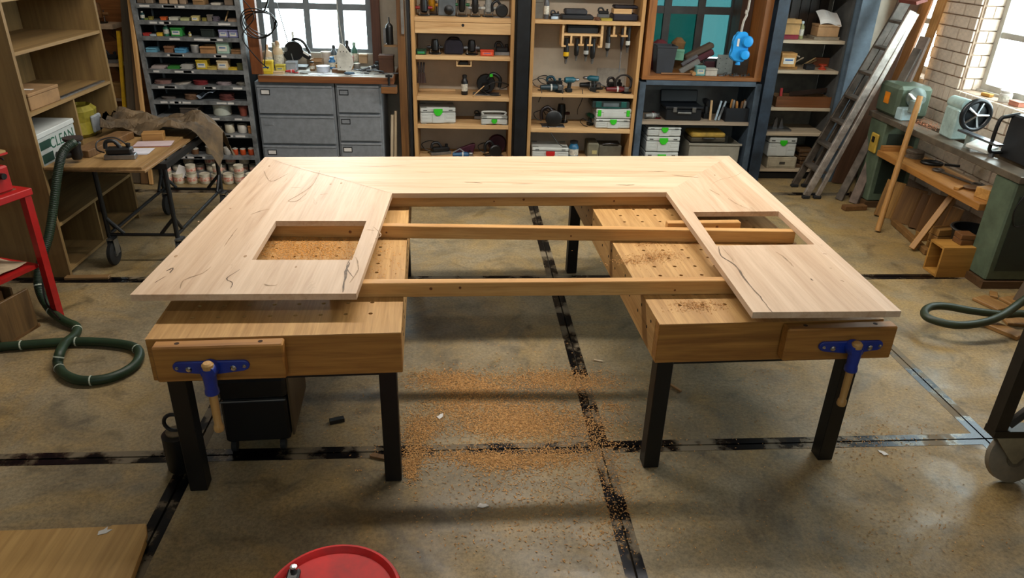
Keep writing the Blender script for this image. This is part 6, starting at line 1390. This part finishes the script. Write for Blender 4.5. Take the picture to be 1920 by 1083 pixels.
lean('grey-brown plank leaning at the right edge behind the offcuts', (3.99, 4.44, .003), (4.20, 4.46, .85), .13, .035, wood('#6f5f4e', '#4d4032', 'Z'), up=(-1, -.7, 0))
hz = [(1990, 600, .10), (1920, 588, .10), (1880, 589, .10), (1820, 582, .11), (1775, 574, .12), (1745, 575, .12), (1733, 586, .12), (1745, 598, .12), (1790, 609, .12), (1835, 606, .13), (1875, 593, .16), (1915, 566, .22), (1950, 540, .32), (1990, 505, .48)]
h2 = thing('extraction_hose', 'olive green hose looping above the floor at the right edge', 'hose'); MB().tube(smooth_path([at_z(x, y, z) for x, y, z in hz], 6), .026, 12).build('tube', M('#232d17', .5, 0, .15, 9), h2, True)
MB().tube([at_z(1990, 600, .05), at_z(1950, 596, .05)], .03, 10).build('cuff', BLACKP, h2)
# trolley at the right edge
ct = thing('steel_cart', 'dark steel cart on a grey castor at the right edge', 'cart', (2.46, 2.62, 0))
FRM = M('#2a241c', .5, .3, .2)
for x in (0, .75):
    for y in (0, -.45):
        MB().box(x-.03, x+.03, y-.03, y+.03, .30, .95).build('post', FRM, ct)
        w_ = MB().lathe([(.03, -.02), (.10, -.024), (.122, -.014), (.122, .014), (.10, .024), (.03, .02)], n=26, mat=Matrix.Translation((x+.13, y, .1235)) @ Matrix.Rotation(PI/2-.3, 4, 'X')).build('castor_wheel', M('#7d7362', .7, 0, .15), ct, True)
        MB().lathe([(.04, -.03), (.04, .03)], n=14, mat=Matrix.Translation((x+.13, y, .1235)) @ Matrix.Rotation(PI/2-.3, 4, 'X')).build('hub', M('#6b6558', .5, .4), w_)
        MB().prism([(x-.01, .262), (x+.14, .262), (x+.16, .15), (x+.13, .10), (x+.09, .14)], -.035, -.030, Matrix.Translation((0, y, 0)) @ FRONT).prism([(x-.01, .262), (x+.14, .262), (x+.16, .15), (x+.13, .10), (x+.09, .14)], .030, .035, Matrix.Translation((0, y, 0)) @ FRONT).build('castor_fork', M('#8f866f', .5, .1), ct)
MB().box(-.03, 1.0, -.035, .035, .264, .2995).build('lower_rail', FRM, ct); MB().box(-.03, 1.0, -.485, -.415, .264, .2995).build('lower_rail', FRM, ct)
MB().tube([(.04, -.01, .32), (.20, -.01, .52), (.36, -.01, .70)], .022, 6).build('brace', FRM, ct)
MB().box(-.04, 1.0, -.49, .04, .951, .975).build('deck', BROWNX, ct)
# window sill things
bottle('white pot on the brick sill of the right window', (4.56, 6.02, 1.131), .05, .10, '#cfcac2', '#cfcac2', .9, cat='pot', name='sill_pot')
carton('pale red box on the brick sill of the right window', (4.56, 5.86, 1.131), .07, .12, .04, '#b5735c')
tag(MB().obox((4.56, 6.25, 1.146), (.05, .10, .028), rotz(.2), .006).build('sponge', M('#b8863c', .8)), 'small ochre sponge on the brick sill of the right window', 'sponge')

chips('wood_shavings', 'reddish shavings lying on the lathe bed beside the headstock', [(1720, 228, 14, 6, 700), (1745, 236, 12, 5, 400)], .8735, M('#c98a68', .8, 0, .3, 90, col2='#9a5c3c'), (.003, .008))
# ================================================================== SETTLE CROWDED SHELVES (nothing pokes through its neighbour)
bpy.context.view_layer.update()
def aabb(o):
    P = []
    def rec(x):
        if x.type == 'MESH': P.extend(x.matrix_world @ Vector(c) for c in x.bound_box)
        for ch in x.children: rec(ch)
    rec(o)
    return [min(p[i] for p in P) for i in range(3)], [max(p[i] for p in P) for i in range(3)]
BAYS = [(RX_0+.024, RX_1-.024, YR+.004, YR+.382), (-.523, .403, YS+.003, YS+.425), (.637, 1.671, YS+.003, YS+.425), (1.812, 2.878, YS+.0, YS+.50), (1.785, 2.905, YS+.0, YS+.427), (3.122, 3.758, YS+.012, YS+.41), (-2.025, -.75, 7.28, 7.92)]
BZ = [(0, 2), (0, 2), (0, 2), (1.05, 2), (0, 1.0), (0, 2), (.99, 1.6)]
FIX = {'steel_rack', 'tool_shelf', 'window_nook', 'steel_cabinet', 'open_shelves', 'worktop', 'filing_cabinet', 'drill_rack', 'steel_column', 'post', 'metal_rod', 'hanging_tool', 'cable_coil', 'face_shield', 'clear_bin', 'white_sign', 'chisel', 'drill_clamp', 'panel_saw', 'hand_saw', 'try_square', 'caulking_gun', 'blue_float', 'strip_lamp', 'hand_tool'}
movers = [o for o in COL.objects if o.parent is None and o.get('category') and o.name.split('.')[0] not in FIX]
for (x0, x1, y0, y1), (z0, z1) in zip(BAYS, BZ):
    items = []
    for o in movers:
        lo, hi = aabb(o); c = [(a+b)/2 for a, b in zip(lo, hi)]
        if x0-.06 < c[0] < x1+.06 and y0-.05 < c[1] < y1+.05 and z0 < lo[2] < z1: items.append([o, lo, hi])
    def mv(it, dx, dy):
        it[0].location.x += dx; it[0].location.y += dy
        for b in (it[1], it[2]): b[0] += dx; b[1] += dy
    for rep in range(18):
        for it in items:
            o, lo, hi = it
            if hi[0]-lo[0] < x1-x0: mv(it, max(0, x0-lo[0])-max(0, hi[0]-x1), 0)
            if hi[1]-lo[1] < y1-y0: mv(it, 0, max(0, y0-lo[1])-max(0, hi[1]-y1))
        for i in range(len(items)):
            for j in range(i):
                a, b = items[i], items[j]
                ov = [min(a[2][k], b[2][k])-max(a[1][k], b[1][k]) for k in range(3)]
                if min(ov) <= .0015 or ov[2] <= .004: continue
                k = 0 if ov[0] < ov[1]*1.6 else 1
                s = 1 if (a[1][k]+a[2][k]) > (b[1][k]+b[2][k]) else -1
                d = min(ov[k]/2+.0006, .02)
                if k == 0: mv(a, s*d, 0); mv(b, -s*d, 0)
                else: mv(a, 0, s*d); mv(b, 0, -s*d)
                if rep > 5 and min(ov[:2]) > .006:
                    for it in (a, b):
                        if it[0].type != 'EMPTY' or it[0].scale.x < .87: continue
                        it[0].scale *= .96; L_ = it[0].location
                        for bb in (it[1], it[2]):
                            for q in range(3): bb[q] = L_[q]+(bb[q]-L_[q])*.96
    for it in items:
        o, lo, hi = it
        if hi[0]-lo[0] < x1-x0: mv(it, max(0, x0-lo[0])-max(0, hi[0]-x1), 0)
        if hi[1]-lo[1] < y1-y0: mv(it, 0, max(0, y0-lo[1])-max(0, hi[1]-y1))
for lab, names in LABELS.items():
    if len(names) > 1 and not bpy.data.objects[names[0]].get('group'): print('DUPLICATE LABEL', lab, names)
